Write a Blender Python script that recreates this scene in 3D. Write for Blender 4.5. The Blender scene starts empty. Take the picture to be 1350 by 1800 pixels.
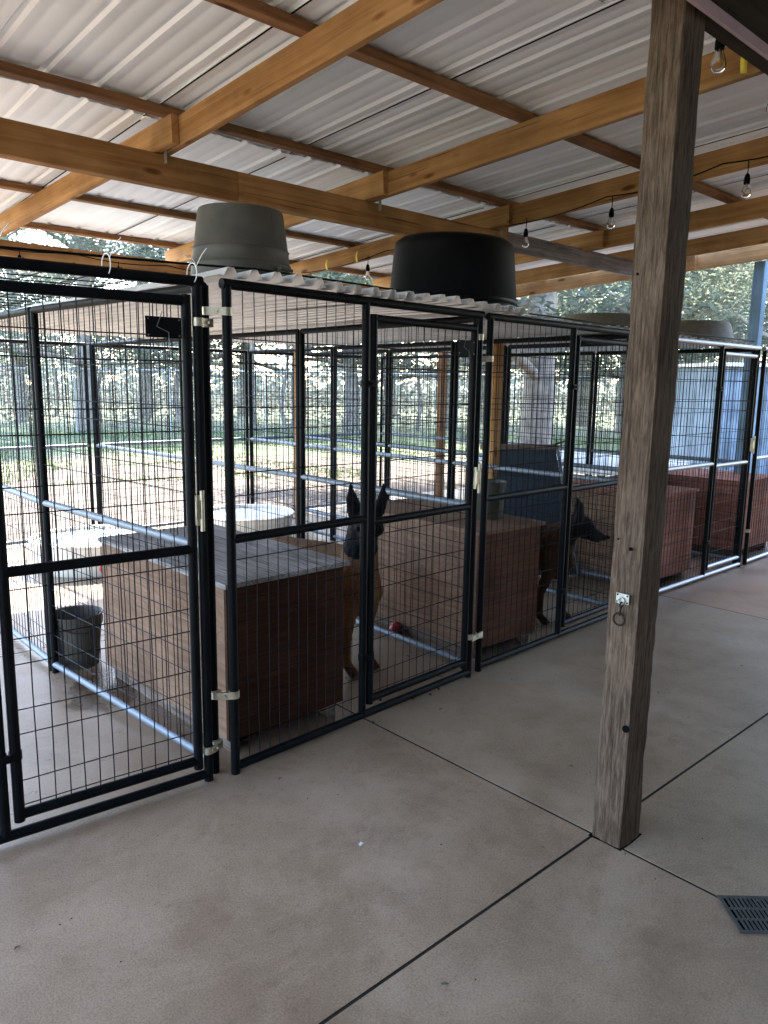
import bpy, bmesh, math, random
from mathutils import Vector, Matrix, noise
random.seed(7)
sc = bpy.context.scene
COL = sc.collection
rad = math.radians
# ------------------------------------------------------------------ camera, sky, sun, exposure
CAM = Vector((-1.3273, -2.5155, 1.4966))
yaw, pitch, roll, FPX = 0.741673, 0.1666246, 0.0146816, 1330.63
fw = Vector((math.sin(yaw)*math.cos(pitch), math.cos(yaw)*math.cos(pitch), -math.sin(pitch)))
rt = Vector((math.cos(yaw), -math.sin(yaw), 0)); up = rt.cross(fw)
c_, s_ = math.cos(roll), math.sin(roll)
rt, up = c_*rt + s_*up, -s_*rt + c_*up
cd = bpy.data.cameras.new('camera'); cam = bpy.data.objects.new('camera', cd); COL.objects.link(cam)
cd.sensor_fit = 'HORIZONTAL'; cd.sensor_width = 36; cd.lens = 36*FPX/1350
cd.clip_start = 0.05; cd.clip_end = 2000
m = Matrix.Identity(4)
for i in range(3):
    m[i][0], m[i][1], m[i][2], m[i][3] = rt[i], up[i], -fw[i], CAM[i]
cam.matrix_world = m; sc.camera = cam
SUN_EL = rad(49.5); sh = Vector((0.607, 0.795, 0)).normalized()
sund = Vector((sh.x*math.cos(SUN_EL), sh.y*math.cos(SUN_EL), math.sin(SUN_EL)))
w = bpy.data.worlds.new('World'); sc.world = w; w.use_nodes = True
nt = w.node_tree; bg = nt.nodes['Background']
sky = nt.nodes.new('ShaderNodeTexSky'); sky.sky_type = 'NISHITA'; sky.sun_disc = False
sky.sun_elevation = SUN_EL; sky.sun_rotation = math.atan2(sh.x, sh.y)
sky.air_density = 1.0; sky.dust_density = 1.2; sky.ozone_density = 1.0
nt.links.new(sky.outputs[0], bg.inputs[0]); bg.inputs[1].default_value = 0.15
sl = bpy.data.lights.new('sun', 'SUN'); sl.energy = 2.5; sl.angle = rad(0.53); sl.color = (1, 0.95, 0.87)
so = bpy.data.objects.new('sun', sl); COL.objects.link(so); so.rotation_euler = sund.to_track_quat('Z', 'Y').to_euler()
sc.view_settings.view_transform = 'Standard'; sc.view_settings.look = 'None'
sc.view_settings.exposure = 3.9; sc.view_settings.gamma = 1; sc.view_settings.use_curve_mapping = False
try:
    sc.cycles.max_bounces = 10; sc.cycles.diffuse_bounces = 6; sc.cycles.transparent_max_bounces = 12
    sc.cycles.use_denoising = True; sc.cycles.sample_clamp_indirect = 6
except Exception: pass

# ------------------------------------------------------------------ materials
def newmat(name):
    mt = bpy.data.materials.new(name); mt.use_nodes = True
    t = mt.node_tree; b = t.nodes['Principled BSDF']; return mt, t, b
def nd(t, typ, **kw):
    n = t.nodes.new('ShaderNode'+typ)
    for k, v in kw.items():
        if k.startswith('i_'): n.inputs[k[2:].replace('_', ' ')].default_value = v
        else: setattr(n, k, v)
    return n
def ramp(t, stops):
    r = t.nodes.new('ShaderNodeValToRGB'); e = r.color_ramp.elements
    while len(e) < len(stops): e.new(0.5)
    for el, (p, c) in zip(e, stops): el.position = p; el.color = (*c, 1)
    return r
def coords(t, scale=(1, 1, 1), rnd=True):
    tc = nd(t, 'TexCoord'); mp = nd(t, 'Mapping'); mp.inputs['Scale'].default_value = scale
    if rnd:
        oi = nd(t, 'ObjectInfo'); mul = nd(t, 'Math', operation='MULTIPLY'); mul.inputs[1].default_value = 37.0
        t.links.new(oi.outputs['Random'], mul.inputs[0])
        add = nd(t, 'VectorMath', operation='ADD')
        t.links.new(tc.outputs['Object'], add.inputs[0]); t.links.new(mul.outputs[0], add.inputs[1])
        t.links.new(add.outputs[0], mp.inputs[0])
    else: t.links.new(tc.outputs['Object'], mp.inputs[0])
    return mp
def bump(t, b, src, strength, dist=0.01):
    bp = nd(t, 'Bump'); bp.inputs['Strength'].default_value = strength; bp.inputs['Distance'].default_value = dist
    t.links.new(src, bp.inputs['Height']); t.links.new(bp.outputs[0], b.inputs['Normal'])
def mixc(t, fac, a, bb, mode='MIX'):
    mx = nd(t, 'Mix', data_type='RGBA', blend_type=mode)
    for s, v in ((mx.inputs[0], fac), (mx.inputs[6], a), (mx.inputs[7], bb)):
        if hasattr(v, 'is_linked'): t.links.new(v, s)
        elif isinstance(v, (int, float)): s.default_value = v
        else: s.default_value = (*v, 1)
    return mx.outputs[2]

def wood(name, lo, mid, hi, grain=1.0, knots=True, rough=0.7, weather=0.0, gscale=(1.2, 26, 26), ring=None, brim=0.35, bvar=1.0):
    mt, t, b = newmat(name)
    mp = coords(t, gscale)
    n1 = nd(t, 'TexNoise', i_Scale=1.0, i_Detail=6.0, i_Roughness=0.65, i_Distortion=0.6*grain); t.links.new(mp.outputs[0], n1.inputs['Vector'])
    r1 = ramp(t, [(0.3, lo), (0.5, mid), (0.7, hi)]); t.links.new(n1.outputs[0], r1.inputs[0])
    col = r1.outputs[0]
    mp2 = coords(t, (2.2, 2.2, 2.2)); n2 = nd(t, 'TexNoise', i_Scale=1.6, i_Detail=3.0); t.links.new(mp2.outputs[0], n2.inputs['Vector'])
    r2 = ramp(t, [(0.3, (0.68, 0.66, 0.64)), (0.7, (1.12, 1.1, 1.08))]); t.links.new(n2.outputs[0], r2.inputs[0])
    col = mixc(t, 1.0, col, r2.outputs[0], 'MULTIPLY')
    if ring:   # plain-sawn plywood figure
        mp3 = coords(t, ring); n3 = nd(t, 'TexNoise', i_Scale=1.0, i_Detail=2.0, i_Distortion=0.8); t.links.new(mp3.outputs[0], n3.inputs['Vector'])
        sn = nd(t, 'Math', operation='MULTIPLY'); sn.inputs[1].default_value = 130; t.links.new(n3.outputs[0], sn.inputs[0])
        s2 = nd(t, 'Math', operation='SINE'); t.links.new(sn.outputs[0], s2.inputs[0])
        r3 = ramp(t, [(0.2, (1, 1, 1)), (0.95, (0.45, 0.4, 0.37))]); t.links.new(s2.outputs[0], r3.inputs[0])
        col = mixc(t, 0.26, col, mixc(t, 1.0, col, r3.outputs[0], 'MULTIPLY'))
    if knots:
        mpk = coords(t, (2.6, 8.5, 8.5)); v = nd(t, 'TexVoronoi', i_Scale=1.0); v.inputs['Randomness'].default_value = 1.0; t.links.new(mpk.outputs[0], v.inputs['Vector'])
        rk = ramp(t, [(0.0, (0.16, 0.10, 0.08)), (0.09, (0.30, 0.19, 0.14)), (0.12, (0.55, 0.44, 0.37)), (0.17, (1, 1, 1))]); t.links.new(v.outputs['Distance'], rk.inputs[0])
        col = mixc(t, 0.85, col, mixc(t, 1.0, col, rk.outputs[0], 'MULTIPLY'))
    if weather:
        mpw = coords(t, (5.0, 150, 150)); nw = nd(t, 'TexNoise', i_Scale=1.0, i_Detail=4.0, i_Roughness=0.7); t.links.new(mpw.outputs[0], nw.inputs['Vector'])
        rw = ramp(t, [(0.36, (0.3, 0.27, 0.25)), (0.5, (1, 1, 1)), (0.72, (1.25, 1.22, 1.2))]); t.links.new(nw.outputs[0], rw.inputs[0])
        col = mixc(t, weather, col, mixc(t, 1.0, col, rw.outputs[0], 'MULTIPLY'))
        bump(t, b, nw.outputs[0], 0.6, 0.004)
    else: bump(t, b, n1.outputs[0], brim, 0.002)
    oi = nd(t, 'ObjectInfo'); rb = ramp(t, [(0.0, (0.78, 0.75, 0.72)), (0.5, (1, 1, 1)), (1.0, (1.12, 1.14, 1.16))]); t.links.new(oi.outputs['Random'], rb.inputs[0])
    col = mixc(t, bvar, col, mixc(t, 1.0, col, rb.outputs[0], 'MULTIPLY'))
    mpc = coords(t, (0.9, 55, 55)); nc = nd(t, 'TexNoise', i_Scale=1.0, i_Detail=2.0); t.links.new(mpc.outputs[0], nc.inputs['Vector'])
    rc = ramp(t, [(0.27, (0.25, 0.2, 0.17)), (0.31, (1, 1, 1))]); t.links.new(nc.outputs[0], rc.inputs[0]); col = mixc(t, 0.7, col, mixc(t, 1.0, col, rc.outputs[0], 'MULTIPLY'))
    t.links.new(col, b.inputs['Base Color']); b.inputs['Roughness'].default_value = rough; b.inputs['Specular IOR Level'].default_value = 0.1
    return mt
def plain(name, col, rough=0.6, metal=0.0, var=0.25, nscale=6.0, bmp=0.0, spec=0.5, stops=None):
    mt, t, b = newmat(name); mp = coords(t, (1, 1, 1))
    n = nd(t, 'TexNoise', i_Scale=nscale, i_Detail=6.0, i_Roughness=0.6); t.links.new(mp.outputs[0], n.inputs['Vector'])
    lo = tuple(c*(1-var) for c in col); hi = tuple(min(1, c*(1+var)) for c in col)
    r = ramp(t, stops or [(0.3, lo), (0.7, hi)]); t.links.new(n.outputs[0], r.inputs[0])
    t.links.new(r.outputs[0], b.inputs['Base Color'])
    rr = nd(t, 'MapRange'); rr.inputs['To Min'].default_value = max(0.05, rough-0.12); rr.inputs['To Max'].default_value = min(1, rough+0.12)
    t.links.new(n.outputs[0], rr.inputs[0]); t.links.new(rr.outputs[0], b.inputs['Roughness'])
    b.inputs['Metallic'].default_value = metal; b.inputs['Specular IOR Level'].default_value = spec
    if bmp: bump(t, b, n.outputs[0], bmp, 0.003)
    return mt
M = {}
M['pine'] = wood('pine_lumber', (0.30, 0.145, 0.055), (0.44, 0.235, 0.095), (0.54, 0.32, 0.15), gscale=(1.0, 30, 30))
M['purlin'] = wood('purlin_lumber', (0.16, 0.075, 0.033), (0.27, 0.138, 0.064), (0.36, 0.2, 0.1), gscale=(1.0, 30, 30))
M['greywood'] = wood('grey_lumber', (0.13, 0.11, 0.12), (0.24, 0.21, 0.23), (0.33, 0.29, 0.30), gscale=(1, 30, 30), weather=0.6)
M['oldpost'] = wood('old_post', (0.074, 0.05, 0.036), (0.13, 0.094, 0.071), (0.19, 0.146, 0.116), gscale=(14.0, 110, 110), knots=False, rough=0.9, weather=0.75)
M['ply'] = wood('plywood_tan', (0.165, 0.098, 0.066), (0.205, 0.125, 0.085), (0.25, 0.16, 0.112), gscale=(3, 70, 70), knots=False, ring=(1.0, 3.6, 3.6))
M['plydark'] = wood('plywood_dark', (0.034, 0.0135, 0.008), (0.05, 0.021, 0.012), (0.068, 0.03, 0.018), gscale=(3, 70, 70), knots=False, ring=(1.0, 3.6, 3.6), rough=0.8)
M['plybrown'] = wood('plywood_brown', (0.09, 0.038, 0.023), (0.135, 0.06, 0.037), (0.18, 0.085, 0.055), gscale=(3, 70, 70), knots=False, ring=(1.0, 3.6, 3.6))
M['plyred'] = wood('plywood_red', (0.22, 0.085, 0.06), (0.31, 0.13, 0.095), (0.38, 0.18, 0.14), gscale=(3, 70, 70), knots=False, ring=(1.0, 3.6, 3.6))
M['plygrey'] = wood('plywood_grey', (0.22, 0.21, 0.215), (0.36, 0.35, 0.36), (0.47, 0.46, 0.47), gscale=(4, 40, 40), knots=False, weather=0.9)
M['deck'] = wood('weathered_plank', (0.12, 0.085, 0.065), (0.2, 0.15, 0.12), (0.28, 0.22, 0.18), gscale=(1.5, 40, 40), weather=0.6)
M['frame'] = plain('powder_coat', (0.004, 0.0046, 0.0056), 0.5, 0.0, 0.35, 14, 0.05, spec=0.07)
M['framegrey'] = plain('grey_tube', (0.22, 0.22, 0.25), 0.4, 0.6, 0.2, 14)
M['rail'] = plain('galv_tube', (0.13, 0.155, 0.19), 0.5, 0.3, 0.2, 20)
M['wire'] = plain('wire_coat', (0.005, 0.005, 0.008), 0.6, 0.0, 0.2, spec=0.2)
M['clamp'] = plain('galv_clamp', (0.45, 0.40, 0.30), 0.45, 0.75, 0.25, 30)
M['redclamp'] = plain('rusty_clamp', (0.35, 0.13, 0.08), 0.6, 0.3, 0.3, 30)
M['sheet'] = plain('galvalume', (0.86, 0.88, 0.88), 0.5, 0.05, 0.04, 2.2)
M['oldsheet'] = plain('old_galvanised', (0.52, 0.51, 0.50), 0.5, 0.4, 0.22, 5)
M['greysheet'] = plain('dull_galvanised', (0.42, 0.43, 0.44), 0.55, 0.4, 0.25, 5)
M['tubgalv'] = plain('weathered_zinc', (0.055, 0.047, 0.036), 0.65, 0.1, 0.3, 9, 0.1)
M['rubber'] = plain('black_rubber', (0.004, 0.0043, 0.005), 0.5, 0.0, 0.3, 5, 0.1, spec=0.1)
M['pan'] = plain('concrete_pan', (0.13, 0.11, 0.08), 0.8, 0.0, 0.3, 12, 0.3)
M['beige'] = plain('beige_plastic', (0.68, 0.64, 0.56), 0.5, 0.0, 0.08, 5)
M['water'] = plain('tub_water', (0.70, 0.74, 0.76), 0.15, 0.0, 0.05, 3)
M['black'] = plain('black_plastic', (0.004, 0.004, 0.0045), 0.6, spec=0.06)
M['white'] = plain('white_paint', (0.8, 0.8, 0.78), 0.5, 0, 0.05)
M['yellow'] = plain('yellow_tape', (0.75, 0.55, 0.05), 0.6, 0, 0.1)
M['red'] = plain('red_rubber', (0.45, 0.03, 0.03), 0.5, 0, 0.15)
M['pink'] = plain('pink_fascia', (0.42, 0.26, 0.27), 0.6, 0, 0.15, 12)
M['darkwood'] = wood('dark_beam', (0.02, 0.014, 0.01), (0.04, 0.028, 0.02), (0.06, 0.042, 0.03), rough=0.85)
M['darkmetal'] = plain('brown_roofing', (0.05, 0.04, 0.035), 0.5, 0.3, 0.2, 5)
M['blue'] = plain('blue_paint', (0.20, 0.26, 0.33), 0.6, 0, 0.35, 2.5, spec=0.2)
M['bluepost'] = wood('blue_painted_post', (0.18, 0.33, 0.50), (0.24, 0.40, 0.58), (0.3, 0.46, 0.64), gscale=(1.5, 40, 40), knots=False)
M['slate'] = plain('slate_panel', (0.03, 0.042, 0.06), 0.6, 0, 0.3, 40, 0.3)
M['iron'] = plain('rusty_iron', (0.03, 0.019, 0.013), 0.7, 0.3, 0.4, 60, 0.2, spec=0.2)
M['zincplate'] = plain('zinc_plate', (0.42, 0.42, 0.38), 0.5, 0.6, 0.35, 80)
M['siding'] = plain('brown_siding', (0.11, 0.085, 0.065), 0.8, 0, 0.15, 3)
M['bark'] = plain('bark', (0.21, 0.18, 0.155), 0.9, 0, 0.4, 7, 0.6)
M['grate'] = plain('grate_grey', (0.06, 0.058, 0.056), 0.6, 0.0, 0.25, 20, spec=0.15)
M['dark'] = plain('drain_dark', (0.004, 0.004, 0.004), 0.95, spec=0.05)
M['joint'] = plain('joint_dirt', (0.025, 0.02, 0.016), 0.95, spec=0.1)
M['link'] = plain('chain_link', (0.30, 0.31, 0.32), 0.5, 0.3, 0.1)

def leafmat(name, a, bb):
    mt, t, b = newmat(name)
    g = nd(t, 'NewGeometry')
    r = ramp(t, [(0.0, a), (1.0, bb)]); t.links.new(g.outputs['Random Per Island'], r.inputs[0])
    t.links.new(r.outputs[0], b.inputs['Base Color']); b.inputs['Roughness'].default_value = 0.7
    tr = nd(t, 'BsdfTranslucent'); t.links.new(r.outputs[0], tr.inputs[0])
    mx = nd(t, 'MixShader'); mx.inputs[0].default_value = 0.4
    out = t.nodes['Material Output']
    t.links.new(b.outputs[0], mx.inputs[1]); t.links.new(tr.outputs[0], mx.inputs[2]); t.links.new(mx.outputs[0], out.inputs[0])
    return mt
M['leaf'] = leafmat('pine_needles', (0.10, 0.125, 0.10), (0.20, 0.235, 0.175))
M['leaf2'] = leafmat('oak_leaves', (0.10, 0.125, 0.095), (0.21, 0.24, 0.165))
M['brush'] = leafmat('brush_leaves', (0.17, 0.145, 0.115), (0.27, 0.26, 0.18))
M['grassblade'] = leafmat('grass_blades', (0.07, 0.11, 0.035), (0.13, 0.17, 0.06))

def concrete():
    mt, t, b = newmat('concrete'); tc = nd(t, 'TexCoord')
    g = nd(t, 'NewGeometry'); P = g.outputs['Position']
    def noi(s, det=6.0, ro=0.6, di=0.0):
        n = nd(t, 'TexNoise', i_Scale=s, i_Detail=det, i_Roughness=ro, i_Distortion=di); t.links.new(P, n.inputs['Vector']); return n.outputs[0]
    n1 = noi(0.8, 6, 0.62, 0.5); n2 = noi(4.5, 6, 0.65); n3 = noi(160, 2, 0.6); n4 = noi(28, 4, 0.7)
    r1 = ramp(t, [(0.30, (0.25, 0.171, 0.11)), (0.52, (0.345, 0.251, 0.172)), (0.74, (0.42, 0.325, 0.238))]); t.links.new(n1, r1.inputs[0])
    r2 = ramp(t, [(0.30, (0.84, 0.825, 0.81)), (0.5, (1, 1, 1)), (0.72, (1.1, 1.1, 1.1))]); t.links.new(n2, r2.inputs[0])
    r3 = ramp(t, [(0.32, (0.80, 0.80, 0.80)), (0.62, (1.1, 1.1, 1.1))]); t.links.new(n3, r3.inputs[0])
    c = mixc(t, 1.0, r1.outputs[0], r2.outputs[0], 'MULTIPLY'); c = mixc(t, 1.0, c, r3.outputs[0], 'MULTIPLY')
    r4 = ramp(t, [(0.30, (0.74, 0.72, 0.70)), (0.46, (1, 1, 1))]); t.links.new(n4, r4.inputs[0]); c = mixc(t, 0.6, c, mixc(t, 1.0, c, r4.outputs[0], 'MULTIPLY'))
    n5 = noi(1.7, 8, 0.7, 1.2); r5 = ramp(t, [(0.40, (0.70, 0.66, 0.62)), (0.50, (1, 1, 1))]); t.links.new(n5, r5.inputs[0]); c = mixc(t, 0.45, c, mixc(t, 1.0, c, r5.outputs[0], 'MULTIPLY'))
    oi = nd(t, 'ObjectInfo'); c = mixc(t, 1.0, c, oi.outputs['Color'], 'MULTIPLY')
    # damp patches left by washing out the run
    sx = nd(t, 'SeparateXYZ'); t.links.new(P, sx.inputs[0])
    def smooth(src, a, bb):
        mr = nd(t, 'MapRange', interpolation_type='SMOOTHSTEP'); mr.inputs['From Min'].default_value = a; mr.inputs['From Max'].default_value = bb
        t.links.new(src, mr.inputs[0]); return mr.outputs[0]
    def vdist(x, y, r):
        vs = nd(t, 'VectorMath', operation='DISTANCE'); t.links.new(P, vs.inputs[0]); vs.inputs[1].default_value = (x, y, 0)
        ad = nd(t, 'Math', operation='MULTIPLY_ADD'); t.links.new(n2, ad.inputs[0]); ad.inputs[1].default_value = -0.34; t.links.new(vs.outputs['Value'], ad.inputs[2])
        return smooth(ad.outputs[0], r, r-0.06)
    damp = vdist(0.10, 1.05, 0.06)
    mxm = nd(t, 'Math', operation='MAXIMUM'); t.links.new(damp, mxm.inputs[0]); t.links.new(vdist(0.02, 0.92, 0.03), mxm.inputs[1])
    # the hosed-down floor of the runs stays wet
    n6 = noi(1.1, 2, 0.5)
    wy = nd(t, 'Math', operation='MULTIPLY_ADD'); t.links.new(n6, wy.inputs[0]); wy.inputs[1].default_value = 0.5; t.links.new(sx.outputs['Y'], wy.inputs[2])
    wet = smooth(wy.outputs[0], -0.15, 0.30)
    c = mixc(t, wet, c, mixc(t, 1.0, c, (0.80, 0.82, 0.84), 'MULTIPLY'))
    c = mixc(t, mxm.outputs[0], c, mixc(t, 1.0, c, (0.42, 0.38, 0.33), 'MULTIPLY'))
    t.links.new(c, b.inputs['Base Color'])
    ro = nd(t, 'MapRange'); ro.inputs['From Min'].default_value = 0.3; ro.inputs['From Max'].default_value = 0.7; ro.inputs['To Min'].default_value = 0.36; ro.inputs['To Max'].default_value = 0.55
    t.links.new(n2, ro.inputs[0])
    rm = nd(t, 'Math', operation='MULTIPLY_ADD'); t.links.new(mxm.outputs[0], rm.inputs[0]); rm.inputs[1].default_value = -0.08
    rw_ = nd(t, 'Math', operation='MULTIPLY_ADD'); t.links.new(wet, rw_.inputs[0]); rw_.inputs[1].default_value = -0.12; t.links.new(ro.outputs[0], rw_.inputs[2]); t.links.new(rw_.outputs[0], rm.inputs[2])
    t.links.new(rm.outputs[0], b.inputs['Roughness']); sp_ = nd(t, 'MapRange'); sp_.inputs['To Min'].default_value = 0.14; sp_.inputs['To Max'].default_value = 0.5; t.links.new(wet, sp_.inputs[0]); t.links.new(sp_.outputs[0], b.inputs['Specular IOR Level'])
    mixb = nd(t, 'Math', operation='MULTIPLY_ADD'); t.links.new(n4, mixb.inputs[0]); mixb.inputs[1].default_value = 0.6; t.links.new(n3, mixb.inputs[2])
    bump(t, b, mixb.outputs[0], 0.35, 0.0025)
    return mt
M['concrete'] = concrete()
def groundmat():
    mt, t, b = newmat('yard_ground'); g = nd(t, 'NewGeometry'); P = g.outputs['Position']
    def noi(s, det=6.0):
        n = nd(t, 'TexNoise', i_Scale=s, i_Detail=det, i_Roughness=0.62); t.links.new(P, n.inputs['Vector']); return n.outputs[0]
    n1 = noi(0.35); n2 = noi(5.0); n3 = noi(60, 3)
    dirt = ramp(t, [(0.3, (0.075, 0.055, 0.038)), (0.7, (0.13, 0.098, 0.072))]); t.links.new(n2, dirt.inputs[0])
    gr = ramp(t, [(0.3, (0.06, 0.09, 0.035)), (0.7, (0.13, 0.155, 0.065))]); t.links.new(n2, gr.inputs[0])
    vs = nd(t, 'VectorMath', operation='DISTANCE'); t.links.new(P, vs.inputs[0]); vs.inputs[1].default_value = (2.0, 0, 0)
    ad = nd(t, 'Math', operation='MULTIPLY_ADD'); t.links.new(n1, ad.inputs[0]); ad.inputs[1].default_value = 9.0; t.links.new(vs.outputs['Value'], ad.inputs[2])
    mr = nd(t, 'MapRange', interpolation_type='SMOOTHSTEP'); mr.inputs['From Min'].default_value = 16; mr.inputs['From Max'].default_value = 21
    t.links.new(ad.outputs[0], mr.inputs[0])
    c = mixc(t, mr.outputs[0], dirt.outputs[0], gr.outputs[0])
    r3 = ramp(t, [(0.3, (0.7, 0.7, 0.7)), (0.7, (1.2, 1.2, 1.2))]); t.links.new(n3, r3.inputs[0]); c = mixc(t, 1.0, c, r3.outputs[0], 'MULTIPLY')
    t.links.new(c, b.inputs['Base Color']); b.inputs['Roughness'].default_value = 0.95; bump(t, b, n2, 0.6, 0.03)
    return mt
M['ground'] = groundmat()

# ------------------------------------------------------------------ mesh helpers
class MB:
    def __init__(s): s.v = []; s.f = []
    def add(s, vs, fs):
        o = len(s.v); s.v += [tuple(v) for v in vs]; s.f += [tuple(i+o for i in f) for f in fs]
    def box(s, lo, hi, mat=None):
        x0, y0, z0 = lo; x1, y1, z1 = hi
        vs = [Vector(p) for p in ((x0,y0,z0),(x1,y0,z0),(x1,y1,z0),(x0,y1,z0),(x0,y0,z1),(x1,y0,z1),(x1,y1,z1),(x0,y1,z1))]
        if mat is not None: vs = [mat @ v for v in vs]
        s.add(vs, [(0,3,2,1),(4,5,6,7),(0,1,5,4),(1,2,6,5),(2,3,7,6),(3,0,4,7)]); return s
    def cbox(s, lo, hi, c=0.004):
        """box with chamfered long edges (long axis = x)"""
        x0,y0,z0 = lo; x1,y1,z1 = hi
        ring = [(y0+c,z0),(y1-c,z0),(y1,z0+c),(y1,z1-c),(y1-c,z1),(y0+c,z1),(y0,z1-c),(y0,z0+c)]
        vs = [(x0,y,z) for y,z in ring]+[(x1,y,z) for y,z in ring]
        fs = [tuple(range(7,-1,-1)), tuple(range(8,16))]+[(i,(i+1)%8,8+(i+1)%8,8+i) for i in range(8)]
        s.add(vs, fs); return s
    def tube(s, pts, r, n=8, caps=True):
        pts = [Vector(p) for p in pts]; k = len(pts); rs = r if isinstance(r, (list, tuple)) else [r]*k
        vs = []; fs = []; prev = None
        for i, p in enumerate(pts):
            d = (pts[min(i+1,k-1)]-pts[max(i-1,0)]).normalized()
            a = prev if prev is not None else (Vector((0,0,1)) if abs(d.z) < 0.9 else Vector((1,0,0)))
            u = (a - d*a.dot(d)).normalized(); prev = u; q = d.cross(u)
            for j in range(n):
                t = 2*math.pi*j/n; vs.append(p+(u*math.cos(t)+q*math.sin(t))*rs[i])
        for i in range(k-1):
            for j in range(n): fs.append((i*n+j, i*n+(j+1)%n, (i+1)*n+(j+1)%n, (i+1)*n+j))
        if caps: fs += [tuple(range(n-1,-1,-1)), tuple(range((k-1)*n, k*n))]
        s.add(vs, fs); return s
    def lathe(s, prof, n=32, c=(0,0,0), sx=1, sy=1):
        c = Vector(c); vs = []; fs = []
        for r, z in prof:
            for j in range(n):
                t = 2*math.pi*j/n; vs.append(c+Vector((r*sx*math.cos(t), r*sy*math.sin(t), z)))
        for i in range(len(prof)-1):
            for j in range(n): fs.append((i*n+j, i*n+(j+1)%n, (i+1)*n+(j+1)%n, (i+1)*n+j))
        if prof[0][0] > 1e-4: fs.append(tuple(range(n-1,-1,-1)))
        if prof[-1][0] > 1e-4: fs.append(tuple(range((len(prof)-1)*n, len(prof)*n)))
        s.add(vs, fs); return s
    def disc(s, r, z, n=32):
        s.add([(r*math.cos(2*math.pi*j/n), r*math.sin(2*math.pi*j/n), z) for j in range(n)], [tuple(range(n))]); return s
    def torus(s, c, R, r, axis='z', n=20, k=8, a0=0, a1=2*math.pi):
        full = abs(a1-a0-2*math.pi) < 1e-6; pts = []
        for i in range(n+1):
            t = a0+(a1-a0)*i/n; a, b = R*math.cos(t), R*math.sin(t)
            pts.append(Vector(c)+Vector({'z':(a,b,0),'x':(0,a,b),'y':(a,0,b)}[axis]))
        return s.tube(pts, r, k, caps=not full)
    def mesh(s, name, smooth=40):
        me = bpy.data.meshes.new(name); me.from_pydata(s.v, [], s.f); me.validate(); me.update()
        if smooth:
            me.polygons.foreach_set('use_smooth', [True]*len(me.polygons)); me.set_sharp_from_angle(angle=rad(smooth))
        return me
def obj(name, mesh, mat, parent=None, loc=(0,0,0), rot=(0,0,0), label=None, kind=None):
    me = mesh.mesh(name) if isinstance(mesh, MB) else mesh
    if mat and not me.materials: me.materials.append(M[mat] if isinstance(mat, str) else mat)
    o = bpy.data.objects.new(name, me); COL.objects.link(o); o.location = loc; o.rotation_euler = rot
    if parent: o.parent = parent
    if label: o['label'] = label
    if kind: o['kind'] = kind
    return o
def tag(o, label, cat, group=None, kind=None):
    if label: o['label'] = label
    if cat: o['category'] = cat
    if group: o['group'] = group
    if kind: o['kind'] = kind
    return o
def thing(name, label, cat, loc=(0,0,0), rz=0, group=None):
    o = bpy.data.objects.new(name, None); COL.objects.link(o); o.empty_display_size = 0.1
    o.location = loc; o.rotation_euler = (0,0,rz); return tag(o, label, cat, group)
def board(name, p0, p1, wd, ht, mat, parent=None, label=None, c=0.004):
    """plank from p0 to p1 (centre of its bottom edge), local x along the grain"""
    p0, p1 = Vector(p0), Vector(p1); d = p1-p0; L = d.length; x = d.normalized()
    upv = Vector((0,0,1)) if abs(x.z) < 0.9 else Vector((0,1,0))
    y = upv.cross(x).normalized(); z = x.cross(y)
    me = MB().cbox((0,-wd/2,0), (L,wd/2,ht), c)
    o = obj(name, me, mat, parent, label=label)
    mt = Matrix.Identity(4)
    for i in range(3): mt[i][0], mt[i][1], mt[i][2], mt[i][3] = x[i], y[i], z[i], p0[i]
    o.matrix_basis = mt
    return o
def post(name, x, y, z0, z1, wx, wy, mat, parent=None, label=None, lean=(0, 0)):
    """vertical timber; local x runs up the grain"""
    L = z1-z0; me = MB().cbox((0,-wy/2,-wx/2), (L,wy/2,wx/2), 0.006)
    o = obj(name, me, mat, parent, label=label)
    o.matrix_basis = Matrix(((lean[0],0,-1,x),(lean[1],1,0,y),(1,0,0,z0),(0,0,0,1)))
    return o

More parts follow.
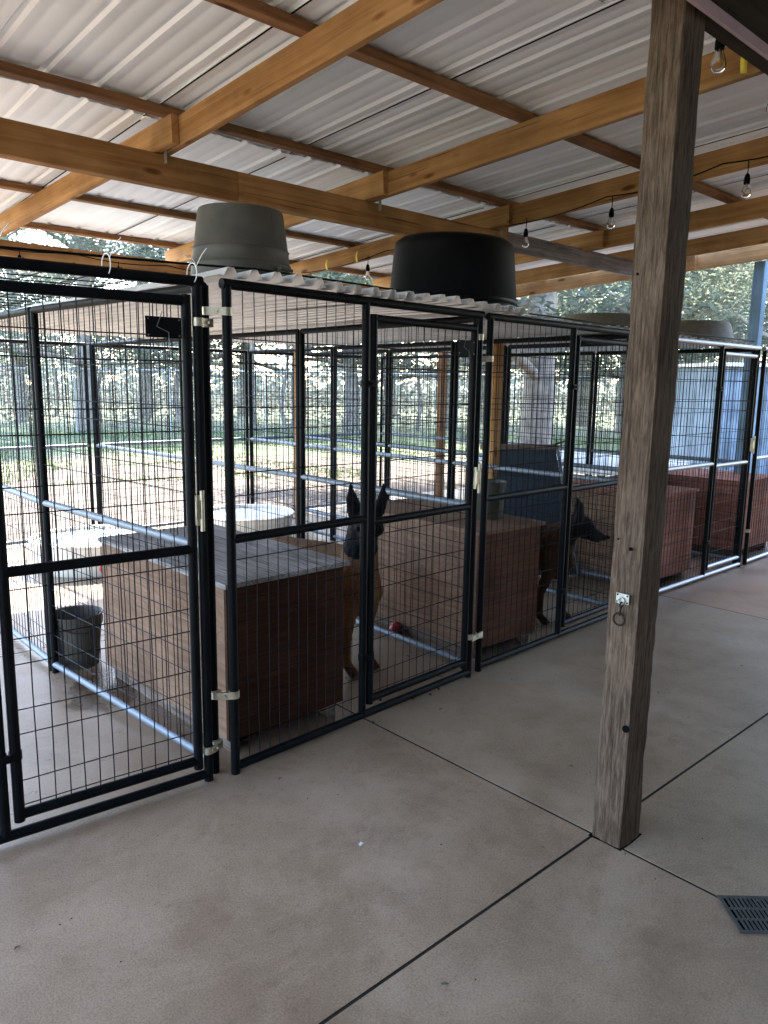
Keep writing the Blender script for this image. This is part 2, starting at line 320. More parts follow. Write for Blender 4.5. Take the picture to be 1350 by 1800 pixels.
# ------------------------------------------------------------------ the ground and the slabs
bm = MB(); bm.add([(-120,-40,-0.14),(160,-40,-0.14),(160,200,-0.14),(-120,200,-0.14)], [(0,1,2,3)])
tag(obj('ground', bm, 'ground'), None, None, kind='structure')
bm = MB(); bm.box((-8.4,-5.2,-0.13), (11.2,4.95,-0.0012))
floor = tag(obj('floor', bm, 'joint'), None, None, kind='structure')
XS = [-8.4,-2.2,0.803,3.82,6.85,11.2]; YS = [-5.2,-1.27,1.80,4.95]; J = 0.0052
tint = {(3,1):(1.05,0.90,0.86,1),(4,1):(1.05,0.9,0.86,1),(3,0):(1.04,0.92,0.88,1),(1,1):(1.0,0.965,0.95,1),(2,0):(0.97,0.99,0.98,1)}
gx, gy, gs = 0.86, -1.85, 0.125      # drain centre
for i in range(5):
    for j in range(3):
        x0,x1,y0,y1 = XS[i]+J, XS[i+1]-J, YS[j]+J, YS[j+1]-J
        e = 0.0004; mb = MB()
        ring0 = [(x0,y0,-0.05),(x1,y0,-0.05),(x1,y1,-0.05),(x0,y1,-0.05)]
        ring1 = [(x,y,-e) for x,y,_ in ring0]
        ring2 = [(x0+e,y0+e,0),(x1-e,y0+e,0),(x1-e,y1-e,0),(x0+e,y1-e,0)]
        mb.add(ring0+ring1+ring2, [(a,(a+1)%4,4+(a+1)%4,4+a) for a in range(4)]+[(4+a,4+(a+1)%4,8+(a+1)%4,8+a) for a in range(4)]+[(8,9,10,11)])
        me = mb.mesh('concrete_slab', 0); o = obj('concrete_slab', me, 'concrete', floor)
        o.color = tint.get((i,j), (1,1,1,1))

# floor drain, set on the diagonal
d = thing('floor_drain', 'square grey slotted drain grate set in the concrete floor', 'drain', (0.845,-1.836,0.0), rad(-43))
gx, gy = 0.13, 0.078
mb = MB(); mb.box((-gx,-gy,0.0003), (gx,gy,0.0008)); obj('pit_shade', mb, 'dark', d)  # flat black plate; the shade below the grate is put into its colour
mb = MB()
for a,b_ in (((-gx,-gy),(gx,-gy+0.010)),((-gx,gy-0.010),(gx,gy)),((-gx,-gy+0.010),(-gx+0.012,gy-0.010)),((gx-0.012,-gy+0.010),(gx,gy-0.010))): mb.box((*a,0.0008),(*b_,0.0040))
obj('grate_frame', mb, 'grate', d)
ix, iy = gx-0.012, gy-0.010; nb = 18
for k in range(nb-1):
    x = -ix+(k+1)*2*ix/nb
    mb = MB(); mb.box((x-0.0033,-iy,0.0009),(x+0.0033,iy,0.0036)); obj('bar', mb, 'grate', d)
for k in (1,2):
    y = -iy+2*iy*k/3; mb = MB(); mb.box((-ix,y-0.004,0.0010),(ix,y+0.004,0.0033)); obj('cross_bar', mb, 'grate', d)

# ------------------------------------------------------------------ the shelter: posts, beams, rafters, purlins, sheets
SL = -0.052
zr = lambda y: 2.64+SL*(y-1.3)          # underside of the rafters
shelter = thing('lean_to_shelter', 'open lean-to roof of orange pine rafters under ribbed metal sheets', 'shelter')
RX = [-2.15,-0.76,0.622,2.022,3.245,4.48,5.40,6.12]
for i, x in enumerate(RX):
    last = i == len(RX)-1
    y0, y1 = -1.24, 1.46
    board('rafter', (x,y0,zr(y0)), (x,y1,zr(y1)), 0.040, 0.14, 'pine', shelter)
    dx = -0.043
    ex = x-0.15 if i == 2 else x-0.05
    board('rafter', (x+dx,1.12,zr(1.12)+0.002), (ex,4.0,zr(4.0)+0.002), 0.038, 0.138, 'pine', shelter)
zp = lambda y: zr(y)+0.142
for y in (-1.0,0.10,1.19,2.90,3.86):
    x0, x1 = -2.9, 6.18
    for a, b_ in ((x0,2.03),(2.035,x1)):
        board('purlin', (a,y,zp(y)), (b_,y,zp(y)), 0.07, 0.04, 'purlin', shelter)
# ribbed sheets, two rows that lap beyond the second purlin
def sheet_profile(wd, pitch, hgt, top, base, minor=0.0):
    pts = [(0,0)]; n = round(wd/pitch)
    for k in range(n):
        x = k*pitch; a = (pitch-base)/2
        if minor:
            pts += [(x+a*0.35,0),(x+a*0.35+0.008,minor),(x+a*0.35+0.022,minor),(x+a*0.35+0.03,0)]
        pts += [(x+a,0),(x+a+(base-top)/2,hgt),(x+a+(base+top)/2,hgt),(x+a+base,0)]
        if minor:
            q = x+a+base; pts += [(q+a*0.35,0),(q+a*0.35+0.008,minor),(q+a*0.35+0.022,minor),(q+a*0.35+0.03,0)]
    pts.append((wd,0)); return pts
def sheet_mesh(name, prof, L, slope, nseg=1, wob=0.0, thick=0.0016):
    mb = MB(); n = len(prof); vs = []
    for lay in (0, thick):
        for s in range(nseg+1):
            y = L*s/nseg
            for x, z in prof: vs.append((x, y, z+lay+slope*y+wob*noise.noise((x*3,y*2,1.3))))
    fs = []; N = n*(nseg+1)
    for s in range(nseg):
        for i in range(n-1):
            a = s*n+i; fs.append((a,a+n,a+n+1,a+1)); fs.append((N+a,N+a+1,N+a+n+1,N+a+n))
    for i in range(n-1):
        fs.append((i,i+1,N+i+1,N+i)); b_ = nseg*n+i; fs.append((b_,N+b_,N+b_+1,b_+1))
    mb.add(vs, fs); return mb.mesh(name, 30)
SW = 0.9144
prof = sheet_profile(SW, 0.2286, 0.014, 0.020, 0.044, 0.0025); prof = [(-0.018,-0.007),(-0.016,0.0)]+prof
fr = sheet_mesh('roof_sheet', prof, 3.0, SL, 6, 0.006); bk = sheet_mesh('roof_sheet', prof, 2.72, SL, 6, 0.006)
for me in (fr, bk): me.materials.append(M['sheet'])
for k in range(10):
    x = -3.05+k*(SW-0.016)
    y0 = -1.42; obj('roof_sheet', fr, None, shelter, (x, y0, zp(y0)+0.052+0.0025*(k%2)))
    y0 = 1.36+0.01*random.uniform(-1,1); obj('roof_sheet', bk, None, shelter, (x+0.01, y0, zp(y0)+0.042+0.0025*(k%2)))
for k in range(10):
    x = -3.05+k*(SW-0.016)
    for y0, y1, dz in ((-1.40,1.36,0.0445),(1.40,4.02,0.0345)):
        board('lap_strip', (x-0.012,y0,zp(y0)+dz-0.002), (x-0.012,y1,zp(y1)+dz-0.002), 0.007, 0.004, 'black', shelter, c=0.001)  # thin black strip added under each side lap to draw its dark line
# beams and posts
board('beam', (-2.9,1.32,zr(1.3)-0.158), (1.03,1.32,zr(1.3)-0.158), 0.07, 0.156, 'pine', shelter)
board('beam', (1.033,1.32,zr(1.3)-0.158), (3.30,1.32,zr(1.3)-0.158), 0.07, 0.156, 'pine', shelter)
board('beam', (3.40,1.34,2.525), (5.55,1.34,2.525), 0.04, 0.135, 'greywood', shelter, label='weathered grey end length of the middle beam')
post('post', 3.35, 1.335, 0, 2.69, 0.092, 0.092, 'pine', shelter)
board('eave_beam', (-2.9,3.72,zr(3.72)-0.116), (3.05,3.72,zr(3.72)-0.116), 0.04, 0.113, 'pine', shelter)
board('eave_beam', (3.054,3.72,zr(3.72)-0.116), (6.2,3.72,zr(3.72)-0.116), 0.04, 0.113, 'pine', shelter)
for x in (0.365, 3.27, 5.36): post('post', x, 3.79, 0, zr(3.8)-0.0, 0.085, 0.085, 'purlin', shelter)
post('post', 6.2, 0.56, 0, 2.675, 0.10, 0.10, 'bluepost', shelter, label='pale blue painted post at the far end', lean=(0,-0.012))
board('header', (-2.9,-1.262,2.765), (6.2,-1.262,2.765), 0.04, 0.16, 'pine', shelter)
for x0, x1 in ((0.65,2.0),(2.045,3.22)): board('blocking', (x0,-1.12,2.775), (x1,-1.12,2.775), 0.038, 0.11, 'pine', shelter)
# steel straps on the rafters
for x in (0.595, 2.06, 3.28):
    mb = MB(); mb.box((-0.0015,-0.012,-0.03),(0.0015,0.012,0.05)); obj('tie_strap', mb, 'zincplate', shelter, (x-0.0, 1.262, 2.62))
# the old square post in front
def rough_post():
    nx, nz = 5, 90; wx, wy, H = 0.130, 0.110, 2.78; bmx = bmesh.new(); rows = []
    for k in range(nz+1):
        z = H*k/nz; ring = []
        for side in range(4):
            for i in range(nx):
                t = i/nx*2-1
                p = {0:(t,-1),1:(1,t),2:(-t,1),3:(-1,-t)}[side]
                corner = max(0, min(abs(p[0]),abs(p[1]))-0.75)*4
                n_ = noise.noise((p[0]*1.5,p[1]*1.5,z*2.4)); n2 = noise.noise((p[0]*7,p[1]*7,z*7))
                wear = 0.0025*n2+0.002*n_
                if i == 0:
                    wear -= 0.004+0.007*max(0,noise.noise((side*9.1,3.3,z*4.5)))+(0.006*max(0,noise.noise((side*5.7,1.1,z*17))))
                if z < 0.22 and p[1] < 0.9: wear -= 0.004*max(0, noise.noise((p[0]*6,p[1]*6,z*26)))*(1-z/0.22)*2
                l = Vector((p[0],p[1])).normalized()
                ring.append(bmx.verts.new((p[0]*wx/2+l.x*wear, p[1]*wy/2+l.y*wear, z)))
        rows.append(ring)
    n = nx*4
    for k in range(nz):
        for i in range(n): bmx.faces.new((rows[k][i],rows[k][(i+1)%n],rows[k+1][(i+1)%n],rows[k+1][i]))
    bmx.faces.new(rows[0][::-1]); bmx.faces.new(rows[-1])
    # grain runs along local x
    bmesh.ops.rotate(bmx, verts=bmx.verts, cent=(0,0,0), matrix=Matrix.Rotation(rad(90),3,'Y'))
    me = bpy.data.meshes.new('post'); bmx.to_mesh(me); bmx.free()
    me.polygons.foreach_set('use_smooth', [True]*len(me.polygons)); me.set_sharp_from_angle(angle=rad(35)); return me
pc = (0.855,-1.321)
o = obj('post', rough_post(), 'oldpost', shelter, (pc[0],pc[1],0), (0,rad(-89.4),0), label='thick old weathered square post with splintered foot')
mb = MB(); mb.add([(-0.071,-0.060,0.001),(0.0,-0.0615,0.001),(0.073,-0.058,0.001),(0.0715,0.0,0.001),(0.072,0.062,0.001),(0.01,0.059,0.001),(-0.074,0.061,0.001),(-0.07,0.01,0.001)],[tuple(range(8))]); obj('base_gap', mb, 'dark', shelter, (pc[0],pc[1],0))
mb = MB()
for (y, z, r) in ((-1.34,1.005,0.006),(-1.295,1.03,0.003),(-1.366,0.42,0.012),(-1.30,1.83,0.004)): mb.tube([(pc[0]-0.068,y,z),(pc[0]-0.064,y,z)], r, 10)
obj('bolt_hole', mb, 'dark', shelter)

# tie ring screwed to the old post
t = thing('tie_ring', 'rusty swivel ring hanging from a zinc plate on the old post', 'hook', (0.7845,-1.328,0.845))
mb = MB(); mb.box((-0.004,-0.022,-0.016),(0.0,0.022,0.016)); obj('plate', mb, 'zincplate', t)
for y, z in ((-0.017,0.011),(0.017,0.011),(-0.017,-0.011),(0.017,-0.011)):
    mb = MB(); mb.tube([(-0.006,y,z),(-0.004,y,z)], 0.003, 8); obj('screw', mb, 'iron', t)
mb = MB(); mb.torus((-0.010,0,-0.006), 0.010, 0.003, 'x', 16, 8); obj('staple', mb, 'zincplate', t)
mb = MB(); mb.torus((-0.012,-0.002,-0.018), 0.008, 0.0025, 'y', 16, 8); mb.tube([(-0.012,-0.002,-0.024),(-0.012,0.001,-0.045)], 0.0035, 8); mb.tube([(-0.012,0.001,-0.043),(-0.012,0.001,-0.052)], 0.006, 8); obj('swivel', mb, 'iron', t)
mb = MB(); mb.torus((-0.011,0.003,-0.066), 0.0195, 0.0034, 'x', 26, 8); obj('ring', mb, 'iron', t)

# ------------------------------------------------------------------ the house side behind the camera
house = thing('house_porch', 'dark house porch roof and pink fascia meeting the shelter', 'porch')
board('fascia', (-4.2,-1.40,2.53), (10,-1.40,2.53), 0.012, 0.04, 'pink', house)
board('porch_beam', (0.95,-1.345,2.572), (10,-1.345,2.572), 0.09, 0.22, 'darkwood', house)
board('porch_beam', (-4.2,-1.345,2.572), (0.76,-1.345,2.572), 0.09, 0.22, 'darkwood', house)
hp = sheet_profile(SW*16, 0.2286, 0.024, 0.03, 0.07)
obj('roof_sheet', sheet_mesh('roof_sheet', hp, 4.0, -0.12, 2), 'darkmetal', house, (-4.3,-5.35,3.44))
for x in [-3.6+1.2*k for k in range(12)]: board('porch_rafter', (x,-5.2,3.28), (x,-1.42,2.84), 0.04, 0.10, 'darkwood', house)
mb = MB(); mb.box((-8.2,-5.35,0.0),(11.1,-5.2,3.3)); obj('wall', mb, 'siding', house)
for k in range(14):
    mb = MB(); mb.box((-8.2,-5.2,0.05+k*0.23),(11.1,-5.185,0.265+k*0.23)); obj('siding_board', mb, 'siding', house)

# ------------------------------------------------------------------ kennel panels
PW = 1.44; PH = 1.83; TR = 0.0175; WR = 0.0021
HZ = [0.12,0.205,0.365,0.448,0.60,0.685,0.845,1.084,1.167,1.327,1.408,1.566,1.651]
def wires(x0, x1, z0, z1, step=0.0508, hz=HZ, y=0.0, r=WR):
    mb = MB(); n = max(1, round((x1-x0)/step)); st = (x1-x0)/n
    for k in range(1, n):
        x = x0+k*st; wv = random.uniform(-0.006,0.006)
        mb.tube([(x,y,z0),(x+wv,y+random.uniform(-.003,.003),(z0+z1)/2),(x,y,z1)], r, 4, False)
    for z in hz:
        if z0 < z < z1: mb.tube([(x0,y+r*1.6,z),((x0+x1)/2,y+r*1.6,z+random.uniform(-.003,.003)),(x1,y+r*1.6,z)], r, 4, False)
    return mb
def ft(nm, p0, p1, par, mat='frame', r=TR): return obj(nm, MB().tube([p0,p1], r, 12), mat, par)
def clamp(par, p0, p1, mat='clamp'):
    """two-hole saddle clamp joining neighbouring tubes"""
    p0, p1 = Vector(p0), Vector(p1); mb = MB(); d = (p1-p0)
    for p in (p0, p1): mb.tube([(p.x,p.y,p.z-0.014),(p.x,p.y,p.z+0.014)], TR+0.003, 12)
    q = d.normalized(); a = math.atan2(q.y, q.x); mt = Matrix.Translation((p0+p1)/2) @ Matrix.Rotation(a,4,'Z')
    mb.box((-d.length/2,-0.022,-0.0135),(d.length/2,-0.013,0.0135), mt)
    mb.tube([mt @ Vector((0,-0.030,0)), mt @ Vector((0,-0.012,0))], 0.006, 8)
    return obj('clamp', mb, mat, par)
def latch(par, x, z, big=True):
    la = obj('latch', MB().box((x-0.006,-0.036,z-0.055),(x+0.022,-0.018,z+0.052)), 'clamp', par)
    mb = MB(); mb.tube([(x+0.012,-0.04,z-0.075),(x+0.012,-0.04,z+0.07)], 0.008, 10); obj('bolt', mb, 'clamp', la)
    mb = MB(); mb.box((x-0.012,-0.045,z-0.03),(x+0.006,-0.036,z+0.035)); obj('guard', mb, 'clamp', la)
    mb = MB()
    for dz in (0.045,-0.035): mb.tube([(x+0.03,0.0,z+dz),(x+0.066,0.0,z+dz)], [0.012,0.002], 6)
    obj('hook', mb, 'frame', la)
def front_panel(label, p0, p1, split, gate_right=True, sign=True, mat='frame', wmat='wire', box=True):
    p0, p1 = Vector(p0), Vector(p1); L = (p1-p0).length; rz = math.atan2(p1.y-p0.y, p1.x-p0.x)
    t = thing('gated_kennel', label, 'kennel panel', (p0.x,p0.y,0), rz, 'kennel front panels')
    s = split
    for x in (0, s, L): ft('upright', (x,0,0.0 if x in (0, L) else 0.03), (x,0,PH), t)
    ft('top_rail', (-0.02,0,PH+0.005), (L+0.02,0,PH+0.005), t, mat, 0.0185)
    ft('bottom_rail', (0,0,0.028), (L,0,0.028), t, mat)
    # fixed bay
    ft('middle_rail', (0,0,0.925), (s,0,0.925), t, mat)
    obj('wire_mesh', wires(TR, s-TR, 0.05, 0.905), wmat, t, kind='stuff')
    obj('wire_mesh', wires(TR, s-TR, 0.94, PH), wmat, t, kind='stuff')
    # gate
    g0, g1 = s+0.045, L-0.04
    gt = obj('gate', MB().tube([(g0,0,0.07),(g0,0,1.785)], TR, 12), 'frame', t)
    ft('stile', (g1,0,0.06), (g1,0,1.788), gt)
    for nm, z in (('gate_top_rail',1.768),('gate_middle_rail',0.905),('gate_bottom_rail',0.092)): ft(nm, (g0,0,z), (g1,0,z), gt, mat)
    obj('gate_mesh', wires(g0+TR, g1-TR, 0.10, 0.89), wmat, gt, kind='stuff')
    obj('gate_mesh', wires(g0+TR, g1-TR, 0.92, 1.758), wmat, gt, kind='stuff')
    latch(gt, L-0.028, 1.05)
    for z in (0.3, 1.5): clamp(t, (s,0,z), (g0,0,z), 'frame')
    if sign:
        sx = g1-0.15 if sign is True else sign
        sg = obj('sign_plate', MB().box((sx,-0.026,1.640),(sx+0.122,-0.020,1.708)), 'black', gt)
        for a, b_ in ((0.008,1.70),(0.114,1.70),(0.008,1.648),(0.114,1.648)):
            obj('rivet', MB().tube([(sx+a,-0.028,b_),(sx+a,-0.026,b_)], 0.0025, 8), 'rail', sg)
        mb = MB(); mb.tube([(sx+0.055,-0.03,1.725),(sx+0.035,-0.031,1.675),(sx+0.075,-0.031,1.658),(sx+0.078,-0.03,1.60)], 0.0014, 5); obj('tie_wire', mb, 'rail', sg)
    return t
front_panel('near left kennel front with black gate and latch, cut by the photo edge', (-1.445,0.03), (0.0,-0.10), 0.745)
front_panel('black kennel front before the dark plywood dog house and facing dog', (0.104,-0.122), (1.54,-0.052), 0.676)
front_panel('black kennel front before the dog in profile, left of the old post', (1.645,-0.03), (3.085,0.02), 0.757, sign=False)
front_panel('grey railed kennel front before the reddish dog house, right of old post', (3.79,0.10), (5.20,0.10), 0.735, sign=False, mat='framegrey')
front_panel('farthest kennel front at the right photo edge before salmon plywood', (5.33,0.10), (6.77,0.12), 0.76, sign=False, mat='framegrey')

def side_panel(label, p0, p1, midz=0.89, railmat='rail', uz=0.0):
    p0, p1 = Vector(p0), Vector(p1); L = (p1-p0).length; rz = math.atan2(p1.y-p0.y, p1.x-p0.x)
    t = thing('kennel_divider', label, 'kennel panel', (p0.x,p0.y,0), rz, 'kennel side and back panels')
    for x in (0, L): ft('upright', (x,0,uz), (x,0,PH), t)
    ft('top_rail', (0,0,PH-0.005), (L,0,PH-0.005), t)
    ft('middle_rail', (0,0,midz), (L,0,midz), t, railmat)
    ft('bottom_rail', (0,0,0.045), (L,0,0.045), t, railmat)
    obj('wire_mesh', wires(TR, L-TR, 0.05, midz), 'wire', t, kind='stuff')
    obj('wire_mesh', wires(TR, L-TR, midz, PH), 'wire', t, kind='stuff')
    return t
D1 = [(0.050,-0.082),(-0.055,1.40),(-0.045,2.98),(-0.02,4.60)]
D2 = [(1.60,0.0),(1.625,1.53),(1.60,3.06),(1.50,4.62)]
D3 = [(3.15,0.06),(3.15,1.58),(3.17,3.12),(3.2,4.62)]
D4 = [(3.82,0.16),(3.85,1.62),(3.87,3.12),(3.88,4.62)]
D5 = [(5.26,0.14),(5.2,1.62),(5.15,3.15),(5.12,4.62)]
names = ['between near left run and dark dog house run','between facing dog run and tan dog house run','right of the dog in profile','left of the reddish dog house','right of the reddish dog house']
for D, nm in zip((D1,D2,D3,D4,D5), names):
    for k, part in enumerate(('front','middle','rear')):
        a, b_ = Vector(D[k]), Vector(D[k+1]); u = (b_-a).normalized()
        side_panel(f'{part} mesh divider panel {nm}', a+u*0.02, b_-u*0.022)
B = [(-1.45,4.62),(-0.05,4.64),(1.48,4.66),(3.22,4.66),(3.86,4.66),(5.12,4.66)]
for k, nm in enumerate(('at the far left','behind the round tub near the left bucket','behind the second round tub','closing the narrow gap','of the reddish dog house run')):
    a, b_ = Vector(B[k]), Vector(B[k+1]); u = (b_-a).normalized(); side_panel(f'back mesh panel {nm}', a+u*0.03, b_-u*0.03)
# clamps on the near corner
for nm, lab, a, b_, mt in (('corner_clamp','bright saddle clamp high on the near corner tubes',(0.05,-0.082,1.741),(0.104,-0.122,1.741),'clamp'),
    ('corner_clamp','dark saddle clamp just below the bright one on near corner',(0.0,-0.10,1.700),(0.05,-0.082,1.700),'clamp'),
    ('corner_clamp','saddle clamp low on the near corner beside dark dog house',(0.05,-0.082,0.325),(0.104,-0.122,0.325),'clamp'),
    ('corner_clamp','lowest saddle clamp at the foot of the near corner tubes',(0.0,-0.10,0.125),(0.05,-0.082,0.125),'clamp'),
    ('corner_clamp','yellowish saddle clamp high between the second and third kennel fronts',(1.54,-0.052,1.73),(1.60,0.0,1.73),'clamp'),
    ('corner_clamp','dark saddle clamp below the yellowish one between kennel fronts',(1.60,0.0,1.63),(1.645,-0.03,1.63),'clamp'),
    ('corner_clamp','low saddle clamp between the second and third kennel fronts',(1.54,-0.052,0.22),(1.645,-0.03,0.20),'clamp'),
    ('corner_clamp','orange saddle clamp at the top left of reddish dog house front',(3.79,0.10,1.70),(3.82,0.16,1.70),'redclamp'),
    ('corner_clamp','orange saddle clamp at top right of reddish dog house front',(5.20,0.10,1.72),(5.26,0.14,1.72),'redclamp'),
    ('corner_clamp','whitish saddle clamp near the foot at far right corner',(5.26,0.14,0.3),(5.33,0.10,0.3),'clamp')):
    c = clamp(None, a, b_, mt); c.name = nm; tag(c, lab, 'clamp', 'saddle clamps')

# ------------------------------------------------------------------ kennel tops
def top_sheet(label, x0, x1, y0, y1, z, mat, pitch=0.1, hgt=0.03, slope=-0.0, rz=0):
    pr = sheet_profile(x1-x0, (x1-x0)/round((x1-x0)/pitch), hgt, 0.022, 0.06)
    o = obj('corrugated_sheet', sheet_mesh('corrugated_sheet', pr, y1-y0, slope, 10, 0.012), mat, None, (x0,y0,z), (0,0,rz))
    return tag(o, label, 'metal sheet', 'corrugated sheets on the kennels')
top_sheet('corrugated sheet roofing the run under the galvanized washtub', 0.06, 1.02, -0.15, 3.80, PH+0.028, 'oldsheet')
top_sheet('corrugated sheet roofing the run under the black tub', 0.98, 1.86, -0.10, 3.84, PH+0.034, 'oldsheet')
top_sheet('dull corrugated sheet over the run of the dog in profile', 1.9, 3.3, 0.05, 3.5, PH+0.028, 'greysheet', 0.1, 0.014)
top_sheet('dull corrugated sheet over the reddish dog house run', 3.75, 5.3, 0.16, 3.5, PH+0.03, 'greysheet', 0.1, 0.014)
# open mesh top on the near left run
t = thing('mesh_top', 'open wire mesh top panel over the near left run', 'kennel panel', (0,0,0))
ft('rail', (-1.46,0.10,PH+0.024), (-0.03,-0.03,PH+0.024), t, 'frame', 0.008); ft('rail', (-1.5,3.0,PH+0.03), (-0.06,3.0,PH+0.03), t, 'frame')
mb = MB()
for k in range(20): mb.tube([(-1.45,0.22+k*0.14,PH+0.03),(-0.03,0.09+k*0.14,PH+0.03)], 0.0022, 4, False)
for k in range(10): mb.tube([(-1.42+k*0.15,0.10-k*0.0135,PH+0.034),(-1.45+k*0.15,3.0,PH+0.034)], 0.0028, 4, False)
obj('wire_mesh', mb, 'wire', t, kind='stuff')
# cable along the kennel tops, cable ties
mb = MB(); pts = [(-1.5,0.05,PH+0.06),(-0.6,-0.03,PH+0.05),(0.0,-0.03,PH+0.07),(0.3,-0.02,PH+0.085),(0.7,-0.02,PH+0.08),(1.3,0.02,PH+0.078),(1.9,0.05,PH+0.055),(2.4,0.05,PH+0.05),(3.05,0.06,PH+0.045),(3.8,0.12,PH+0.06),(5.2,0.14,PH+0.06)]
mb.tube(pts, 0.0042, 6); tag(obj('black_cable', mb, 'black'), 'thin black cable running along the tops of the kennels', 'cable')
for (x,y), lab in (((-0.30,-0.073),'white cable tie with loose ends left of the washtub'),((-0.015,-0.10),'white cable tie at the near corner of the kennel top'),((-0.62,-0.045),'white cable tie farthest left on the kennel rail')):
    mb = MB(); mb.torus((x,y,PH+0.03), 0.034, 0.0018, 'x', 14, 5)
    mb.tube([(x,y-0.03,PH+0.05),(x+0.012,y-0.045,PH+0.085),(x+0.03,y-0.05,PH+0.11)], 0.0016, 5); mb.tube([(x,y-0.03,PH+0.05),(x-0.02,y-0.04,PH+0.075),(x-0.05,y-0.04,PH+0.08)], 0.0016, 5)
    tag(obj('cable_tie', mb, 'white'), lab, 'cable tie', 'cable ties')

# ------------------------------------------------------------------ tubs and pans on the kennel tops
t = thing('washtub', 'upturned grey galvanized washtub standing on the corrugated sheet', 'tub', (0.375,0.21,PH+0.062))
mb = MB(); mb.lathe([(0.212,0.0),(0.216,0.006),(0.212,0.012),(0.205,0.014),(0.199,0.06),(0.203,0.066),(0.197,0.074),(0.192,0.115),(0.196,0.121),(0.19,0.128),(0.172,0.262),(0.168,0.272),(0.158,0.270),(0.150,0.256),(0.0,0.258)], 48, sx=1.0, sy=0.92)
obj('body', mb, 'tubgalv', t)
a = rad(-62); hx, hy = 0.207*math.cos(a), 0.19*math.sin(a)
mb = MB(); mb.tube([(hx-0.045,hy-0.004,0.045),(hx-0.04,hy-0.022,0.046),(hx+0.03,hy+0.0,0.046),(hx+0.045,hy+0.024,0.045)], 0.005, 8); mb.tube([(hx-0.045,hy-0.004,0.06),(hx-0.04,hy-0.02,0.026)], 0.006, 6); obj('handle', mb, 'tubgalv', t)
mb = MB(); mb.tube([(0.197*math.cos(rad(-75)),0.181*math.sin(rad(-75)),0.02),(0.175*math.cos(rad(-75)),0.161*math.sin(rad(-75)),0.25)], 0.003, 6); obj('seam', mb, 'tubgalv', t)
t = thing('stock_tub', 'large upturned black rubber tub on the corrugated sheet', 'tub', (2.03,0.58,PH+0.075))
mb = MB(); mb.lathe([(0.425,0.0),(0.43,0.012),(0.425,0.026),(0.405,0.03),(0.404,0.045),(0.410,0.052),(0.402,0.06),(0.40,0.075),(0.405,0.082),(0.397,0.09),(0.372,0.35),(0.363,0.385),(0.335,0.405),(0.25,0.412),(0.0,0.414)], 56, sx=1.0, sy=0.86)
obj('body', mb, 'rubber', t)
for k in (0.01,0.045): 
    pass
mb = MB(); mb.box((-0.44,-0.03,-0.012),(0.35,0.05,0.004)); o = obj('wood_shim', mb, 'deck', None, (1.98,0.36,PH+0.071), (0,0,rad(4))); tag(o, 'thin wooden lath lying under the front of the black tub', 'lath')
for nm, lab, loc, rx, ry, h in (('feed_pan','grey low pan upside down on the kennel, half hidden by the old post',(4.10,0.85,PH+0.07),0.42,0.36,0.15),('feed_pan','stained tan low pan upside down on the kennel beside blue post',(5.30,0.72,PH+0.07),0.40,0.34,0.17)):
    t = thing(nm, lab, 'pan', loc, 0, 'pans on the kennels')
    mb = MB(); mb.lathe([(1.0,0.0),(1.03,0.01),(1.0,0.022),(0.98,0.028),(0.88,h*0.85),(0.85,h),(0.75,h*1.02),(0,h*1.02)], 40, sx=rx, sy=ry); obj('body', mb, 'pan', t)
    mb = MB(); mb.torus((0,0,0.012), rx*1.02, 0.012, 'z', 40, 8); o = obj('rim', mb, 'pan', t); o.scale = (1, ry/rx, 1)

# ------------------------------------------------------------------ dog houses
def dog_house(label, x, y, rz, L, D, H, sidem, frontm, topm, skid=0.07):
    t = thing('dog_house', label, 'dog house', (x,y,0), rz, 'plywood dog houses')
    th = 0.018
    obj('front_panel', MB().box((0,0,skid),(L,th,H-0.002)), frontm, t)
    obj('back_panel', MB().box((0,D-th,skid),(L,D,H-0.002)), sidem, t)
    # side panels: grain along the depth
    for xx in (0, L-th):
        o = obj('side_panel', MB().box((th,0,0),(D-th,th,H-0.002-skid)), sidem, t, (xx+th,0,skid), (0,0,rad(90)))
    o = obj('lid', MB().box((-0.012,-0.012,0),(D+0.02,L+0.024,0.02)), topm, t, (L+0.012,-0.004,H), (0,0,rad(90)))
    for xx in (0.045, L-0.045): board('skid', (xx,0.03,0), (xx,D-0.03,0), 0.038, skid-0.004, 'deck', t)
    return t
dog_house('dark plywood dog house with grey lid in the second run', 0.150, 0.0, rad(1), 0.60, 1.16, 0.705, 'ply', 'plydark', 'plygrey')
dog_house('tan plywood dog house carrying the metal bucket', 1.735, 0.06, rad(-1), 0.52, 1.10, 0.71, 'ply', 'plybrown', 'ply')
dog_house('reddish plywood dog house in the run right of the old post', 3.89, 0.20, 0, 0.62, 0.95, 0.70, 'ply', 'plyred', 'plyred')  # tan sides against the red front: a difference in light put into colour
dog_house('salmon plywood dog house in the farthest run at the photo edge', 5.50, 0.24, 0, 0.75, 1.0, 0.68, 'plyred', 'plyred', 'plyred')
# plank-sided raised platform further back at the right
t = thing('plank_platform', 'weathered plank sided platform behind the reddish dog house run', 'platform', (4.85,1.25,0))
for k in range(6):
    board('plank', (0.0,0.0,0.06+k*0.105), (0.0,1.6,0.06+k*0.105), 0.025, 0.098, 'deck', t)
    board('plank', (0.02,0.0,0.06+k*0.105), (1.6,0.0,0.06+k*0.105), 0.025, 0.098, 'deck', t)
obj('top', MB().box((-0.03,-0.03,0.70),(1.65,1.65,0.735)), 'white', t)
for x, y in ((0.04,0.04),(1.55,0.04),(0.04,1.55),(1.55,1.55)): post('leg', x, y, 0, 0.69, 0.06, 0.06, 'deck', t)

